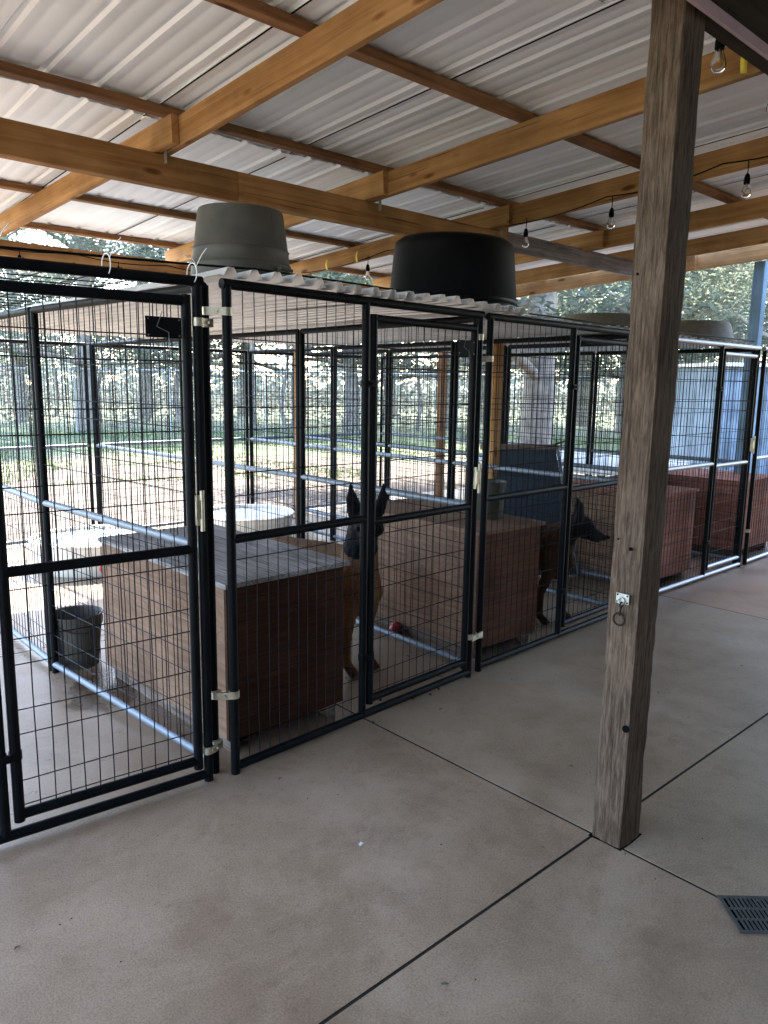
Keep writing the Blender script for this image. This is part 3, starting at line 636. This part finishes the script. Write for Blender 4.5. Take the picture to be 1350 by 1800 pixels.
# ------------------------------------------------------------------ buckets, round tubs, toys
def pail(name, label, loc, r0, r1, h, mat, handle=True):
    t = thing(name, label, 'bucket', loc)
    mb = MB(); mb.lathe([(r0*0.98,0.0),(r0,0.006),(r0+(r1-r0)*0.75,h*0.75),(r0+(r1-r0)*0.77,h*0.76+0.004),(r0+(r1-r0)*0.8,h*0.78),(r1,h-0.008),(r1+0.006,h-0.004),(r1+0.004,h),(r1-0.004,h-0.004),(r0-0.006,0.012),(0,0.012)], 36); obj('body', mb, mat, t)
    mb = MB().disc(r1-0.02, h*0.72, 30); obj('water', mb, 'water', t)
    if handle == 'up': mb = MB(); mb.torus((0,0,h-0.01), r1, 0.003, 'y', 20, 6, 0, math.pi); obj('handle', mb, 'iron', t)
    elif handle: mb = MB(); mb.tube([(r1*math.cos(a_), -r1*1.04*math.sin(a_), h-0.012-0.07*math.sin(a_)) for a_ in [math.pi*q/16 for q in range(17)]], 0.003, 6); obj('handle', mb, 'iron', t)
    return t
pail('bucket', 'galvanized bucket on the wet concrete left of dark dog house', (0.085,1.43,0), 0.105, 0.13, 0.285, 'tubgalv')
b2 = pail('bucket', 'metal bucket with raised handle on the tan dog house', (2.12,0.34,0.732), 0.09, 0.105, 0.215, 'tubgalv', 'up')
b2.rotation_euler = (0,0,rad(60))
def round_tub(label, x, y, r, h):
    t = thing('round_tub', label, 'water tub', (x,y,0), 0, 'round water tubs')
    mb = MB(); mb.lathe([(r*0.93,0),(r*0.945,0.012),(r*0.955,h*0.4),(r*0.965,h*0.42),(r*0.96,h*0.45),(r*0.965,h*0.72),(r*0.985,h*0.75),(r*0.985,h*0.9),(r,h*0.93),(r*1.02,h*0.97),(r,h),(r*0.97,h*0.97),(r*0.95,h*0.5),(r*0.94,0.03),(0,0.03)], 56); obj('body', mb, 'beige', t)
    mb = MB().disc(r*0.952, h*0.86, 48); obj('water', mb, 'water', t)
    mb = MB(); mb.tube([(-r*0.2,-r*0.93,h*0.25),(-r*0.2,-r*1.02,h*0.25)], 0.035, 12); obj('drain_plug', mb, 'red', t)
    return t
round_tub('beige round water tub in the sun behind the small bucket', 1.02, 3.58, 0.47, 0.25)
round_tub('beige round water tub in the sun above the dark dog house', 2.56, 3.70, 0.46, 0.27)
mb = MB()
for a_ in range(3): mb.lathe([(0.0,-0.032),(0.026,-0.022),(0.036,0.0),(0.026,0.022),(0.0,0.032)], 14, (0.045*(a_-1),0.006*(a_%2),0.034))
tag(obj('chew_toy', mb, 'red', None, (1.76,0.72,0), (0,0,rad(30))), 'red rubber chew toy under the tan dog house', 'dog toy')
# leaning slate coloured board with pale trim
t = thing('leaning_board', 'dark slate panel leaning behind the bucket, with pale edge trim', 'panel', (3.48,1.02,0))
Rt = Matrix.Rotation(rad(-10),4,'X')
mb = MB(); mb.add([Rt @ Vector(p) for p in ((-0.36,0,0.02),(0.40,0,0.02),(0.22,0,1.02),(-0.36,0,1.02),(-0.36,0.03,0.02),(0.40,0.03,0.02),(0.22,0.03,1.02),(-0.36,0.03,1.02))], [(0,1,2,3),(5,4,7,6),(1,0,4,5),(2,1,5,6),(3,2,6,7),(0,3,7,4)]); obj('panel', mb, 'slate', t)
mb = MB(); mb.tube([Rt @ Vector(p) for p in ((0.41,-0.005,0.02),(0.235,-0.005,1.02))], 0.014, 6); obj('edge_trim', mb, 'rail', t)
mb = MB(); mb.box((-0.38,-0.02,1.02),(0.24,0.05,1.06), Rt); obj('ridge', mb, 'deck', t)
mb = MB(); mb.tube([Rt @ Vector(p) for p in ((0.10,0.01,1.03),(0.34,-0.02,1.10))], 0.006, 6); mb.tube([Rt @ Vector(p) for p in ((0.325,-0.018,1.095),(0.35,-0.021,1.104))], 0.014, 8); obj('rod', mb, 'black', t)
t.rotation_euler = (0,0,rad(-38))

# ------------------------------------------------------------------ dogs
def capsule(mb, p0, r0, p1, r1, n=14, k=5, squash=None):
    p0, p1 = Vector(p0), Vector(p1); d = p1-p0; L = max(d.length, 1e-5); d.normalize()
    a = Vector((0,1,0)) if abs(d.y) < 0.9 else Vector((1,0,0)); u = (a-d*a.dot(d)).normalized(); q = d.cross(u)
    pts = []
    for i in range(k+1):
        t = math.pi/2*(1-i/k); pts.append((p0-d*r0*math.sin(t), max(r0*math.cos(t),1e-4)))
    for i in range(k+1):
        t = math.pi/2*i/k; pts.append((p1+d*r1*math.sin(t), max(r1*math.cos(t),1e-4)))
    su, sq = squash or (1,1); vs = []; fs = []
    for c, r in pts:
        for j in range(n):
            t = 2*math.pi*j/n; vs.append(c+u*math.cos(t)*r*su+q*math.sin(t)*r*sq)
    m_ = len(pts)
    for i in range(m_-1):
        for j in range(n): fs.append((i*n+j,i*n+(j+1)%n,(i+1)*n+(j+1)%n,(i+1)*n+j))
    fs += [tuple(range(n-1,-1,-1)), tuple(range((m_-1)*n,m_*n))]
    mb.add(vs, fs)
def furmat():
    mt, t, b = newmat('dog_fur'); at = nd(t, 'Attribute'); at.attribute_name = 'coat'
    mp = coords(t, (14, 40, 40), False); n = nd(t, 'TexNoise', i_Scale=4.0, i_Detail=4.0); t.links.new(mp.outputs[0], n.inputs['Vector'])
    r = ramp(t, [(0.3, (0.62,0.58,0.55)), (0.7, (1.2,1.2,1.2))]); t.links.new(n.outputs[0], r.inputs[0])
    c = mixc(t, 1.0, at.outputs['Color'], r.outputs[0], 'MULTIPLY'); t.links.new(c, b.inputs['Base Color'])
    b.inputs['Roughness'].default_value = 0.75; b.inputs['Specular IOR Level'].default_value = 0.06; bump(t, b, n.outputs[0], 0.8, 0.008); return mt
M['fur'] = furmat()
def dog(label, loc, rz, neck_dir, head_yaw, head_pitch, fawn, ears_back=0.0, stride=0.0, mask=0.0, hs=1.0, size=1.0):
    """faces local +x; front paws at x=0"""
    mb = MB(); C = capsule
    # trunk: deep chest to tucked belly
    C(mb,(-0.02,0,0.47),0.125,(-0.24,0,0.46),0.135,squash=(0.80,1.05)); C(mb,(-0.24,0,0.465),0.13,(-0.50,0,0.50),0.098,squash=(0.82,1.0))
    C(mb,(-0.48,0,0.50),0.10,(-0.63,0,0.49),0.105,squash=(0.82,1.0)); C(mb,(-0.06,0,0.56),0.07,(-0.58,0,0.555),0.055)
    C(mb,(0.06,0,0.42),0.075,(0.0,0,0.36),0.075)
    # tail
    C(mb,(-0.70,0,0.53),0.034,(-0.80,0,0.40),0.03); C(mb,(-0.80,0,0.40),0.032,(-0.86,0,0.24),0.02)
    for s in (-1,1):
        y = s*0.075; f = stride*s
        C(mb,(-0.03,y,0.46),0.062,(0.015+f*0.4,y,0.34),0.044,squash=(0.8,1)); C(mb,(0.015+f*0.4,y,0.34),0.04,(-0.01+f,y,0.19),0.027)
        C(mb,(-0.01+f,y,0.19),0.026,(-0.006+f,y,0.06),0.021); C(mb,(-0.006+f,y,0.055),0.024,(0.03+f,y,0.024),0.026)
        for q in (-0.014,0,0.014): C(mb,(0.03+f,y+q,0.02),0.0135,(0.056+f,y+q*1.2,0.013),0.011)
        y = s*0.08; f = -stride*s
        C(mb,(-0.62,y,0.47),0.085,(-0.52+f*0.3,y,0.31),0.055,squash=(0.72,1)); C(mb,(-0.52+f*0.3,y,0.31),0.05,(-0.66+f,y,0.19),0.028)
        C(mb,(-0.66+f,y,0.19),0.026,(-0.635+f,y,0.06),0.02); C(mb,(-0.635+f,y,0.055),0.024,(-0.60+f,y,0.024),0.025)
        for q in (-0.014,0,0.014): C(mb,(-0.60+f,y+q,0.02),0.013,(-0.575+f,y+q*1.2,0.013),0.011)
    nb = Vector((0.0,0,0.55)); hd = Vector(neck_dir)
    C(mb,nb,0.095,hd+Vector((-0.02,0,-0.02)),0.07)
    C(mb,(0.03,0,0.46),0.085,nb.lerp(hd,0.6),0.06)
    RH = Matrix.Translation(hd) @ Matrix.Rotation(head_yaw,4,'Z') @ Matrix.Rotation(head_pitch,4,'Y') @ Matrix.Scale(hs,4)
    H = lambda *p: RH @ Vector(p)
    C(mb,H(0,0,0.01),0.068,H(0.045,0,0.012),0.058); C(mb,H(0.05,0,-0.005),0.05,H(0.15,0,-0.022),0.030,squash=(0.85,1)); C(mb,H(0.14,0,-0.020),0.029,H(0.172,0,-0.022),0.022,squash=(0.9,1))
    C(mb,H(0.04,0,-0.035),0.034,H(0.145,0,-0.048),0.016)
    for s in (-1,1):
        C(mb,H(0.0,s*0.045,0.05),0.042,H(-0.005-ears_back*0.4,s*0.062,0.11),0.031,squash=(1.15,0.6)); C(mb,H(-0.005-ears_back*0.4,s*0.062,0.11),0.030,H(-0.012-ears_back,s*0.066,0.18-ears_back),0.008,squash=(1.1,0.55))
        C(mb,H(0.03,s*0.04,-0.02),0.034,H(0.0,s*0.045,-0.03),0.036)
    me = mb.mesh('dog_body_raw', 0); tmp = bpy.data.objects.new('tmp', me); COL.objects.link(tmp)
    rm = tmp.modifiers.new('r','REMESH'); rm.mode = 'VOXEL'; rm.voxel_size = 0.0075; rm.use_smooth_shade = True
    sm = tmp.modifiers.new('s','SMOOTH'); sm.factor = 0.5; sm.iterations = 4
    dg = bpy.context.evaluated_depsgraph_get(); me2 = bpy.data.meshes.new_from_object(tmp.evaluated_get(dg)); bpy.data.objects.remove(tmp); me2.name = 'dog_body'
    nm = [(v.co.copy(), v.normal.copy()) for v in me2.vertices]; fl = []
    for co, n_ in nm: fl += list(co+n_*0.0032*noise.noise(co*55))
    me2.vertices.foreach_set('co', fl); me2.update()
    inv = RH.inverted(); ca = me2.color_attributes.new('coat','FLOAT_COLOR','POINT')
    dk = Vector((0.012,0.011,0.012)); fa = Vector(fawn); pale = fa*1.35
    ss = lambda a,b_,x: max(0,min(1,(x-a)/(b_-a)))
    for i, v in enumerate(me2.vertices):
        p = v.co; h = inv @ p; c = fa.copy()
        c = c.lerp(dk, 0.55*ss(0.54,0.62,p.z)*ss(0.1,-0.2,p.x))          # dark saddle hairs
        c = c.lerp(pale, 0.6*ss(0.40,0.33,p.z)*ss(-0.5,-0.1,p.x)*ss(0.15,0.25,p.z))
        if (p-hd).length < 0.32 and h.x > -0.12 and h.z > -0.12:
            c = c.lerp(dk, ss(0.055,0.085,h.x)); c = c.lerp(dk, max(0.75*ss(0.0,0.06,h.x), mask*ss(-0.1,-0.02,h.x))); c = c.lerp(dk, ss(0.06,0.085,h.z)*ss(-0.14,-0.06,h.x))
        if p.z < 0.05: c = c.lerp(dk, 0.5)
        ca.data[i].color = (*c,1)
    t = thing('dog', label, 'dog', loc, rz); t.rotation_euler = (0,0,rz); t.scale = (size,)*3
    me2.materials.clear(); obj('body', me2, 'fur', t)
    mb = MB(); mb.lathe([(0,-0.013),(0.012,-0.007),(0.015,0.0),(0.012,0.008),(0,0.012)], 14)
    o = obj('nose', mb, 'black', t); o.matrix_basis = RH @ Matrix.Translation((0.194,0,-0.012))
    for s in (-1,1):
        mb = MB(); mb.lathe([(0,-0.010),(0.008,-0.006),(0.010,0),(0.008,0.006),(0,0.010)], 12)
        o = obj('eye', mb, 'black', t); o.matrix_basis = RH @ Matrix.Translation((0.088,s*0.036,0.026))
    return t
dog('fawn dog with black face and pricked ears staring at the viewer', (1.155,0.38,0), rad(-83), (0.055,-0.012,0.765), rad(-46), rad(24), (0.26,0.145,0.078), hs=1.16, mask=1.0, size=1.06)
dog('dark faced dog in profile looking right beside the tan dog house', (2.66,0.22,0), rad(-78), (0.12,0.02,0.65), rad(27), rad(16), (0.06,0.028,0.014), ears_back=0.03, stride=0.05, mask=1.0, hs=1.08)

# ------------------------------------------------------------------ string lights
def string_lights(label, pts, bulbs, sag=0.03, drop=0.075):
    t = thing('string_lights', label, 'string lights')
    out = []
    for a, b_ in zip(pts[:-1], pts[1:]):
        a, b_ = Vector(a), Vector(b_)
        for k in range(8):
            f = k/8; out.append(a.lerp(b_,f)-Vector((0,0,sag*4*f*(1-f))))
    out.append(Vector(pts[-1])); obj('cord', MB().tube(out, 0.0038, 6), 'black', t)
    for p in bulbs:
        x,y,z = p; mb = MB(); mb.tube([(x,y,z),(x+0.003,y,z-drop*0.6),(x,y,z-drop)], 0.003, 6); mb.lathe([(0.006,-drop+0.004),(0.013,-drop-0.006),(0.017,-drop-0.03),(0.0165,-drop-0.052),(0.0,-drop-0.053)], 16, (x,y,z)); s = obj('socket', mb, 'black', t)
        q = -drop-0.052
        mb = MB(); mb.lathe([(0.013,q),(0.015,q-0.015),(0.023,q-0.035),(0.026,q-0.05),(0.022,q-0.066),(0.011,q-0.075),(0,q-0.0765)], 20, (x,y,z)); obj('bulb', mb, 'glass', s)
        mb = MB(); mb.tube([(x-0.004,y,z+q),(x-0.007,y,z+q-0.03),(x,y,z+q-0.042),(x+0.007,y,z+q-0.03),(x+0.004,y,z+q)], 0.0012, 5); obj('filament', mb, 'filament', s)
    return t
mt, tt, bb_ = newmat('bulb_glass'); bb_.inputs['Transmission Weight'].default_value = 1.0; bb_.inputs['Roughness'].default_value = 0.02; bb_.inputs['IOR'].default_value = 1.12; bb_.inputs['Base Color'].default_value = (0.98,0.96,0.92,1); M['glass'] = mt
M['filament'] = plain('brass_filament', (0.7,0.5,0.25), 0.3, 0.8)
xr = 3.215
string_lights('string lights along the third rafter above the gate posts', [(xr,-1.15,zr(-1.15)+0.06),(xr,-0.4,zr(-.4)+0.05),(xr,0.35,zr(.35)+0.03),(xr,1.22,zr(1.22)+0.01),(xr-0.05,2.4,zr(2.4)+0.03),(xr-0.06,3.6,zr(3.6)+0.02)], [(xr-0.012,-0.55,zr(-.55)+0.03),(xr-0.012,0.30,zr(.3)+0.02),(xr-0.012,0.98,zr(1.)+0.02),(xr-0.07,2.62,zr(2.6)+0.02),(xr-0.07,3.45,zr(3.4)-0.0)])
string_lights('string lights along the header beside the old post', [(0.2,-1.20,2.80),(0.75,-1.21,2.80),(1.36,-1.23,2.79),(1.95,-1.22,2.77),(2.6,-1.22,2.78),(3.2,-1.17,2.80)], [(0.72,-1.18,2.80),(1.40,-1.20,2.785),(1.88,-1.20,2.76)], drop=0.09)
string_lights('string lights wired along the rear eave beam', [(-1.5,3.69,2.48),(0.2,3.69,2.47),(1.0,3.69,2.475),(1.8,3.69,2.47),(2.9,3.69,2.47)], [(0.62,3.68,2.45),(1.38,3.68,2.45),(2.0,3.68,2.45)], drop=0.04)
for (p, lab) in (((3.13,2.75,2.60),'yellow tape strip hanging on the third rafter'),((3.11,3.15,2.57),'pale yellow tape strip farther down the third rafter'),((1.62,-1.19,2.675),'yellow tag beside the bulb near the pink fascia')):
    mb = MB(); mb.add([(0,-0.012,0.04),(0.003,0.012,0.04),(-0.004,0.014,-0.0),(-0.008,-0.012,0.0),(0.004,-0.010,-0.05),(0.002,0.013,-0.045)], [(0,1,2,3),(3,2,5,4)]); o = obj('tape_strip', mb, 'yellow', None, p); tag(o, lab, 'tape', 'yellow tape strips')
    sm = o.modifiers.new('thickness','SOLIDIFY'); sm.thickness = 0.002

# ------------------------------------------------------------------ yard: fence, shed, trees, brush
def pol(dist, ang): return (CAM.x+dist*math.sin(rad(ang)), CAM.y+dist*math.cos(rad(ang)))
fa = pol(31,-5); f0 = Vector((*pol(24/math.cos(rad(38)),42.5-38),0)); f1 = Vector((*pol(24/math.cos(rad(30)),42.5+30),0))
u = (f1-f0).normalized(); FL = (f1-f0).length; ang = math.atan2(u.y,u.x); FH = 1.86
t = thing('chain_link_fence', 'galvanized chain-link fence across the yard before the woods', 'fence', (f0.x,f0.y,-0.14), ang)
obj('top_rail', MB().tube([(0,0,FH+0.12),(FL,0,FH+0.12)], 0.025, 8), 'link', t)
k = 0
while k*3.0 <= FL: obj('fence_post', MB().tube([(k*3.0,0,0),(k*3.0,0,FH+0.16)], 0.032, 10), 'link', t); k += 1
mb = MB(); step = 0.11; N = int((FL+2)/step)
for k in range(N):
    for sgn in (1,-1):
        xa = k*step-(0 if sgn > 0 else -0)
        x0, x1 = (xa, xa+FH*0.62) if sgn > 0 else (xa, xa-FH*0.62)
        mb.tube([(x0,0.03,0.08),(x1,0.03,FH+0.1)], 0.0028, 3, False)
obj('chain_mesh', mb, 'link', t, kind='stuff')

# blue shed beyond the far runs
t = thing('blue_shed', 'blue ribbed metal shed standing beyond the far runs', 'shed', (13.1,2.45,-0.14), rad(-33))
pr = sheet_profile(2.4, 0.2, 0.03, 0.05, 0.09)
me = sheet_mesh('wall_sheet', pr, 2.0, 0, 1); me.materials.append(M['blue'])
for xx in (-1.6, 0.8):
    o = obj('wall_sheet', me, None, t, (xx,0,0.05), (rad(90),0,0))
obj('core', MB().box((-1.58,0.01,0.05),(3.18,2.2,2.02)), 'blue', t)
obj('roof', MB().box((-1.75,-0.18,2.03),(3.35,2.3,2.09)), 'white', t)
obj('white_door', MB().box((0.62,-0.05,0.06),(0.98,-0.032,1.9)), 'white', t)
# trees
def tree_mesh(seed, kind, LS=1.0, mul=1):
    rnd = random.Random(seed); tr = MB(); lf = MB(); Ht = rnd.uniform(9,12)
    def limb(p, d, L, r, depth):
        n = 6; pts = [p.copy()]; rs = [r]
        for i in range(n):
            d = (d+Vector((rnd.uniform(-.22,.22),rnd.uniform(-.22,.22),rnd.uniform(-.08,.14)))).normalized(); p = p+d*L/n; pts.append(p.copy()); rs.append(r*(1-0.8*(i+1)/n)+0.004)
        tr.tube(pts, rs, 6 if depth else 8, False)
        if depth < 2:
            for i in range(2,n+1):
                for _ in range(2 if depth == 0 else 2):
                    a = rnd.uniform(0,6.28); dd = (d*0.5+Vector((math.cos(a),math.sin(a),rnd.uniform(-.25,.4)))).normalized()
                    limb(pts[i], dd, L*rnd.uniform(.35,.55), rs[i]*0.6, depth+1)
        if depth >= 1:
            for i in range(2,n+1):
                for _ in range(2*mul):
                    c = pts[i]+Vector((rnd.gauss(0,.22),rnd.gauss(0,.22),rnd.gauss(0,.16)))
                    s = rnd.uniform(.03,.07)*LS; a = Vector((rnd.gauss(0,1),rnd.gauss(0,1),rnd.gauss(0,.6))).normalized(); b_ = a.orthogonal().normalized()
                    el = 1.8 if kind == 'pine' else 1.1
                    lf.add([c-a*s*el,c+b_*s*0.6,c+a*s*el,c-b_*s*0.6], [(0,1,2,3)])
    base = Vector((0,0,0)); top = Vector((rnd.uniform(-.5,.5),rnd.uniform(-.5,.5),Ht)); tp = []; rr = []
    for i in range(9):
        f = i/8; tp.append(base.lerp(top,f)+Vector((rnd.uniform(-.12,.12),rnd.uniform(-.12,.12),0))); rr.append(0.24*(1-0.85*f)+0.02)
    tp[0] = base; tr.tube(tp, rr, 10, False)
    nl = 15
    for k in range(nl):
        f = 0.16+0.8*k/nl; i = f*8; p = tp[int(i)].lerp(tp[min(8,int(i)+1)], i-int(i)); a = k*2.4+rnd.uniform(-.5,.5)
        limb(p, Vector((math.cos(a),math.sin(a),rnd.uniform(-.1,.35))).normalized(), (3.6*(1-f)+1.1)*rnd.uniform(.8,1.15), 0.075*(1-f)+0.02, 0)
    return tr.mesh('trunk', 60), lf.mesh('crown', 0)
TM = [tree_mesh(11,'pine'), tree_mesh(23,'oak',0.8), tree_mesh(37,'pine',0.8), tree_mesh(51,'pine',0.55,4), tree_mesh(64,'pine',0.6,11)]  # last mesh: extra leaves thicken the crown to keep sun off the floor
for (tr, lf), lm in zip(TM, ('leaf','leaf2','leaf','leaf2','leaf2')): tr.materials.append(M['bark']); lf.materials.append(M[lm])
spots = [(33,17,0,'leftmost in the yard view'),(27,21,2,'behind the near left gate'),(36,25,1,'behind the near left gate, farther off'),(30,29,0,'seen between washtub and near corner'),(39,32,2,'seen over the dark dog house'),(33,36,1,'behind the fence over the facing dog'),(28.5,40,0,'behind the fence left of the second gate'),(41,43,2,'far off through the second gate'),(31,47,1,'behind the fence through the second gate'),(37,50,0,'behind the fence right of the black tub'),(26,53.5,2,'beside the black tub with bare lower limbs'),(34,57,1,'left of the old post beyond the fence'),(29,60,0,'behind the old post beyond the fence'),(24,66.5,3,'with spreading forked limbs by the blue post'),(31,64,2,'behind the tan pan at the right'),(36,70,0,'rightmost beyond the blue post'),(20,70.5,3,'large, right of the blue post'),(12.5,53.5,4,'nearest to the runs, crown thickened to shade the floor, seen right of the black tub')]
for i, (dist, an, kd, where) in enumerate(spots):
    x, y = pol(dist, an); t = thing('yard_tree', f'tree {where}', 'tree', (x,y,-0.14), random.uniform(0,6.28), 'trees beyond the yard'); s = random.uniform(0.85,1.2)
    obj('trunk', TM[kd][0], None, t); obj('crown', TM[kd][1], None, t)
    s *= 1.15 if dist > 22 else 1.0; t.scale = (s,s,s*random.uniform(.9,1.1))
sap = []
for sd in (3,4):
    rnd = random.Random(sd); mb = MB(); h = 7.5; pts = [Vector((0.25*noise.noise((sd,k*.4,0)),0.25*noise.noise((k*.4,sd,5)),h*k/10)) for k in range(11)]
    mb.tube(pts, [0.085*(1-0.75*k/10) for k in range(11)], 8, False)
    for k in range(16):
        q = rnd.uniform(3,10); p = pts[int(q)].lerp(pts[min(10,int(q)+1)],q-int(q)); a = rnd.uniform(0,6.28); d = Vector((math.cos(a),math.sin(a),rnd.uniform(.2,.8))); L = rnd.uniform(.5,1.6)
        mb.tube([p,p+d*L*.5+Vector((0,0,rnd.uniform(-.1,.1))),p+d*L], [0.025,0.014,0.004], 5, False)
    me = mb.mesh('trunk',60); me.materials.append(M['bark']); sap.append(me)
places = ['behind the near left gate','left of the washtub','past the first back corner','over the facing dog','through the second gate','left of the leaning slate panel','above the dog in profile']
for k in range(21):
    an = 17+k*2.5+random.uniform(-.8,.8); x, y = pol(random.uniform(25.5,40), an)
    t = thing('thin_tree', f'thin bare trunk {places[k//3]}, {("left","middle","right")[k%3]} of three', 'tree', (x,y,-0.14), random.uniform(0,6.28), 'thin trunks at the edge of the woods')
    obj('trunk', sap[k%2], None, t); sc_ = random.uniform(.8,1.3); t.scale = (sc_,)*3
def scatter(name, mat, n, fn, seed, smin, smax, el=1.2):
    rnd = random.Random(seed); mb = MB()
    for _ in range(n):
        c = fn(rnd); s = rnd.uniform(smin,smax); a = Vector((rnd.gauss(0,1),rnd.gauss(0,1),rnd.gauss(0,1))).normalized(); b_ = a.orthogonal().normalized()
        mb.add([c-a*s*el,c+b_*s*0.6,c+a*s*el,c-b_*s*0.6], [(0,1,2,3)])
    return obj(name, mb.mesh(name,0), mat)
def fb(rnd):
    an = rnd.uniform(8,78); dd = rnd.uniform(29,52); x, y = pol(dd/math.cos(rad(an-42.5))**0.3, an); cl = noise.noise((x*0.35,y*0.35,3))
    return Vector((x,y,-0.1+abs(rnd.gauss(0,1))*(0.9+0.9*cl)))
tag(scatter('undergrowth', 'brush', 20000, fb, 5, 0.04, 0.11), 'tangled brown and green undergrowth below the trees', 'undergrowth', kind='stuff')
def fw_(rnd):
    an = rnd.uniform(5,82); dd = rnd.uniform(50,66); x, y = pol(dd,an); return Vector((x,y,rnd.uniform(0,1)**1.5*(3.2+2*noise.noise((x*.1,y*.1,0)))))
tag(scatter('far_woods', 'leaf', 20000, fw_, 6, 0.12, 0.34), 'dense far woods closing the view behind the yard', 'woods', kind='stuff')
def fg(rnd):
    an = rnd.uniform(8,78); dd = rnd.uniform(13,27); x, y = pol(dd,an); return Vector((x,y,-0.14+rnd.uniform(0,.06)))
rnd = random.Random(9); mb = MB()
for _ in range(30000):
    p = fg(rnd); 
    if noise.noise((p.x*0.5,p.y*0.5,7)) < 0.02: continue
    a = rnd.uniform(0,6.28); h = rnd.uniform(.03,.09); u2 = Vector((math.cos(a),math.sin(a),0))*0.012; p.z = -0.14
    mb.add([p-u2,p+u2,p+Vector((rnd.uniform(-.03,.03),rnd.uniform(-.03,.03),h))], [(0,1,2)])
tag(obj('grass', mb.mesh('grass',0), 'grassblade'), 'short tufts of grass across the yard', 'grass', kind='stuff')

# ------------------------------------------------------------------ crumbs on the floor
rnd = random.Random(4)
mb = MB()
def chip(x, y, s, a=0): mb.lathe([(0,0.0),(s,0.001),(s*0.6,s*0.8),(0,s)], 6, (x,y,0.0005), 1, 0.6)
for k in range(170):
    x = rnd.uniform(-1.2,3.4); y = rnd.uniform(-2.2,0.5); chip(x,y,rnd.uniform(0.0012,0.0035))
rl = random.Random(12)
tag(obj('floor_grit', mb, 'iron'), 'dark specks of grit scattered over the concrete', 'grit', kind='stuff')
for (x,y), lab in (((0.99,0.02),'dark kibble crumb below the second gate, first from left'),((1.12,-0.07),'dark kibble crumb below the second gate, second from left'),((1.22,-0.09),'dark kibble crumb below the second gate, third from left'),((1.30,-0.07),'dark kibble crumb below the second gate, fourth from left'),((0.80,-0.14),'dark kibble crumb beside the floor joint by the second kennel')):
    mb = MB(); mb.lathe([(0,0),(0.006,0.002),(0.007,0.005),(0.004,0.009),(0,0.010)], 10, (0,0,0)); tag(obj('kibble', mb, 'iron', None, (x,y,0.0)), lab, 'kibble', 'kibble crumbs')
mb = MB(); mb.add([(0,0,0.001),(0.018,0.004,0.001),(0.014,0.012,0.004),(0.002,0.009,0.002),(0,0,0.003),(0.018,0.004,0.003),(0.014,0.012,0.006),(0.002,0.009,0.004)], [(0,1,2,3)[::-1],(4,5,6,7),(0,1,5,4),(1,2,6,5),(2,3,7,6),(3,0,4,7)])
tag(obj('paper_scrap', mb, 'white', None, (0.16,-0.80,0.0)), 'tiny white scrap lying on the open concrete', 'scrap')

# a few dry leaves and pale flecks blown onto the slab
mb = MB(); rl = random.Random(12)
for k in range(34):
    x = rl.uniform(-1.1,3.6); y = rl.uniform(-2.3,-0.15); a = rl.uniform(0,6.28); s_l = rl.uniform(0.003,0.009); ux, uy = math.cos(a), math.sin(a)
    pts = [(x-ux*s_l*1.6,y-uy*s_l*1.6,0.001),(x-uy*s_l*0.6,y+ux*s_l*0.6,0.003),(x+ux*s_l*1.6,y+uy*s_l*1.6,0.0015),(x+uy*s_l*0.6,y-ux*s_l*0.6,0.004)]
    mb.add(pts, [(0,1,2,3)])
tag(obj('leaf_litter', mb.mesh('leaf_litter',0), 'deck'), 'tiny dry leaf bits blown across the concrete', 'leaf litter', kind='stuff')
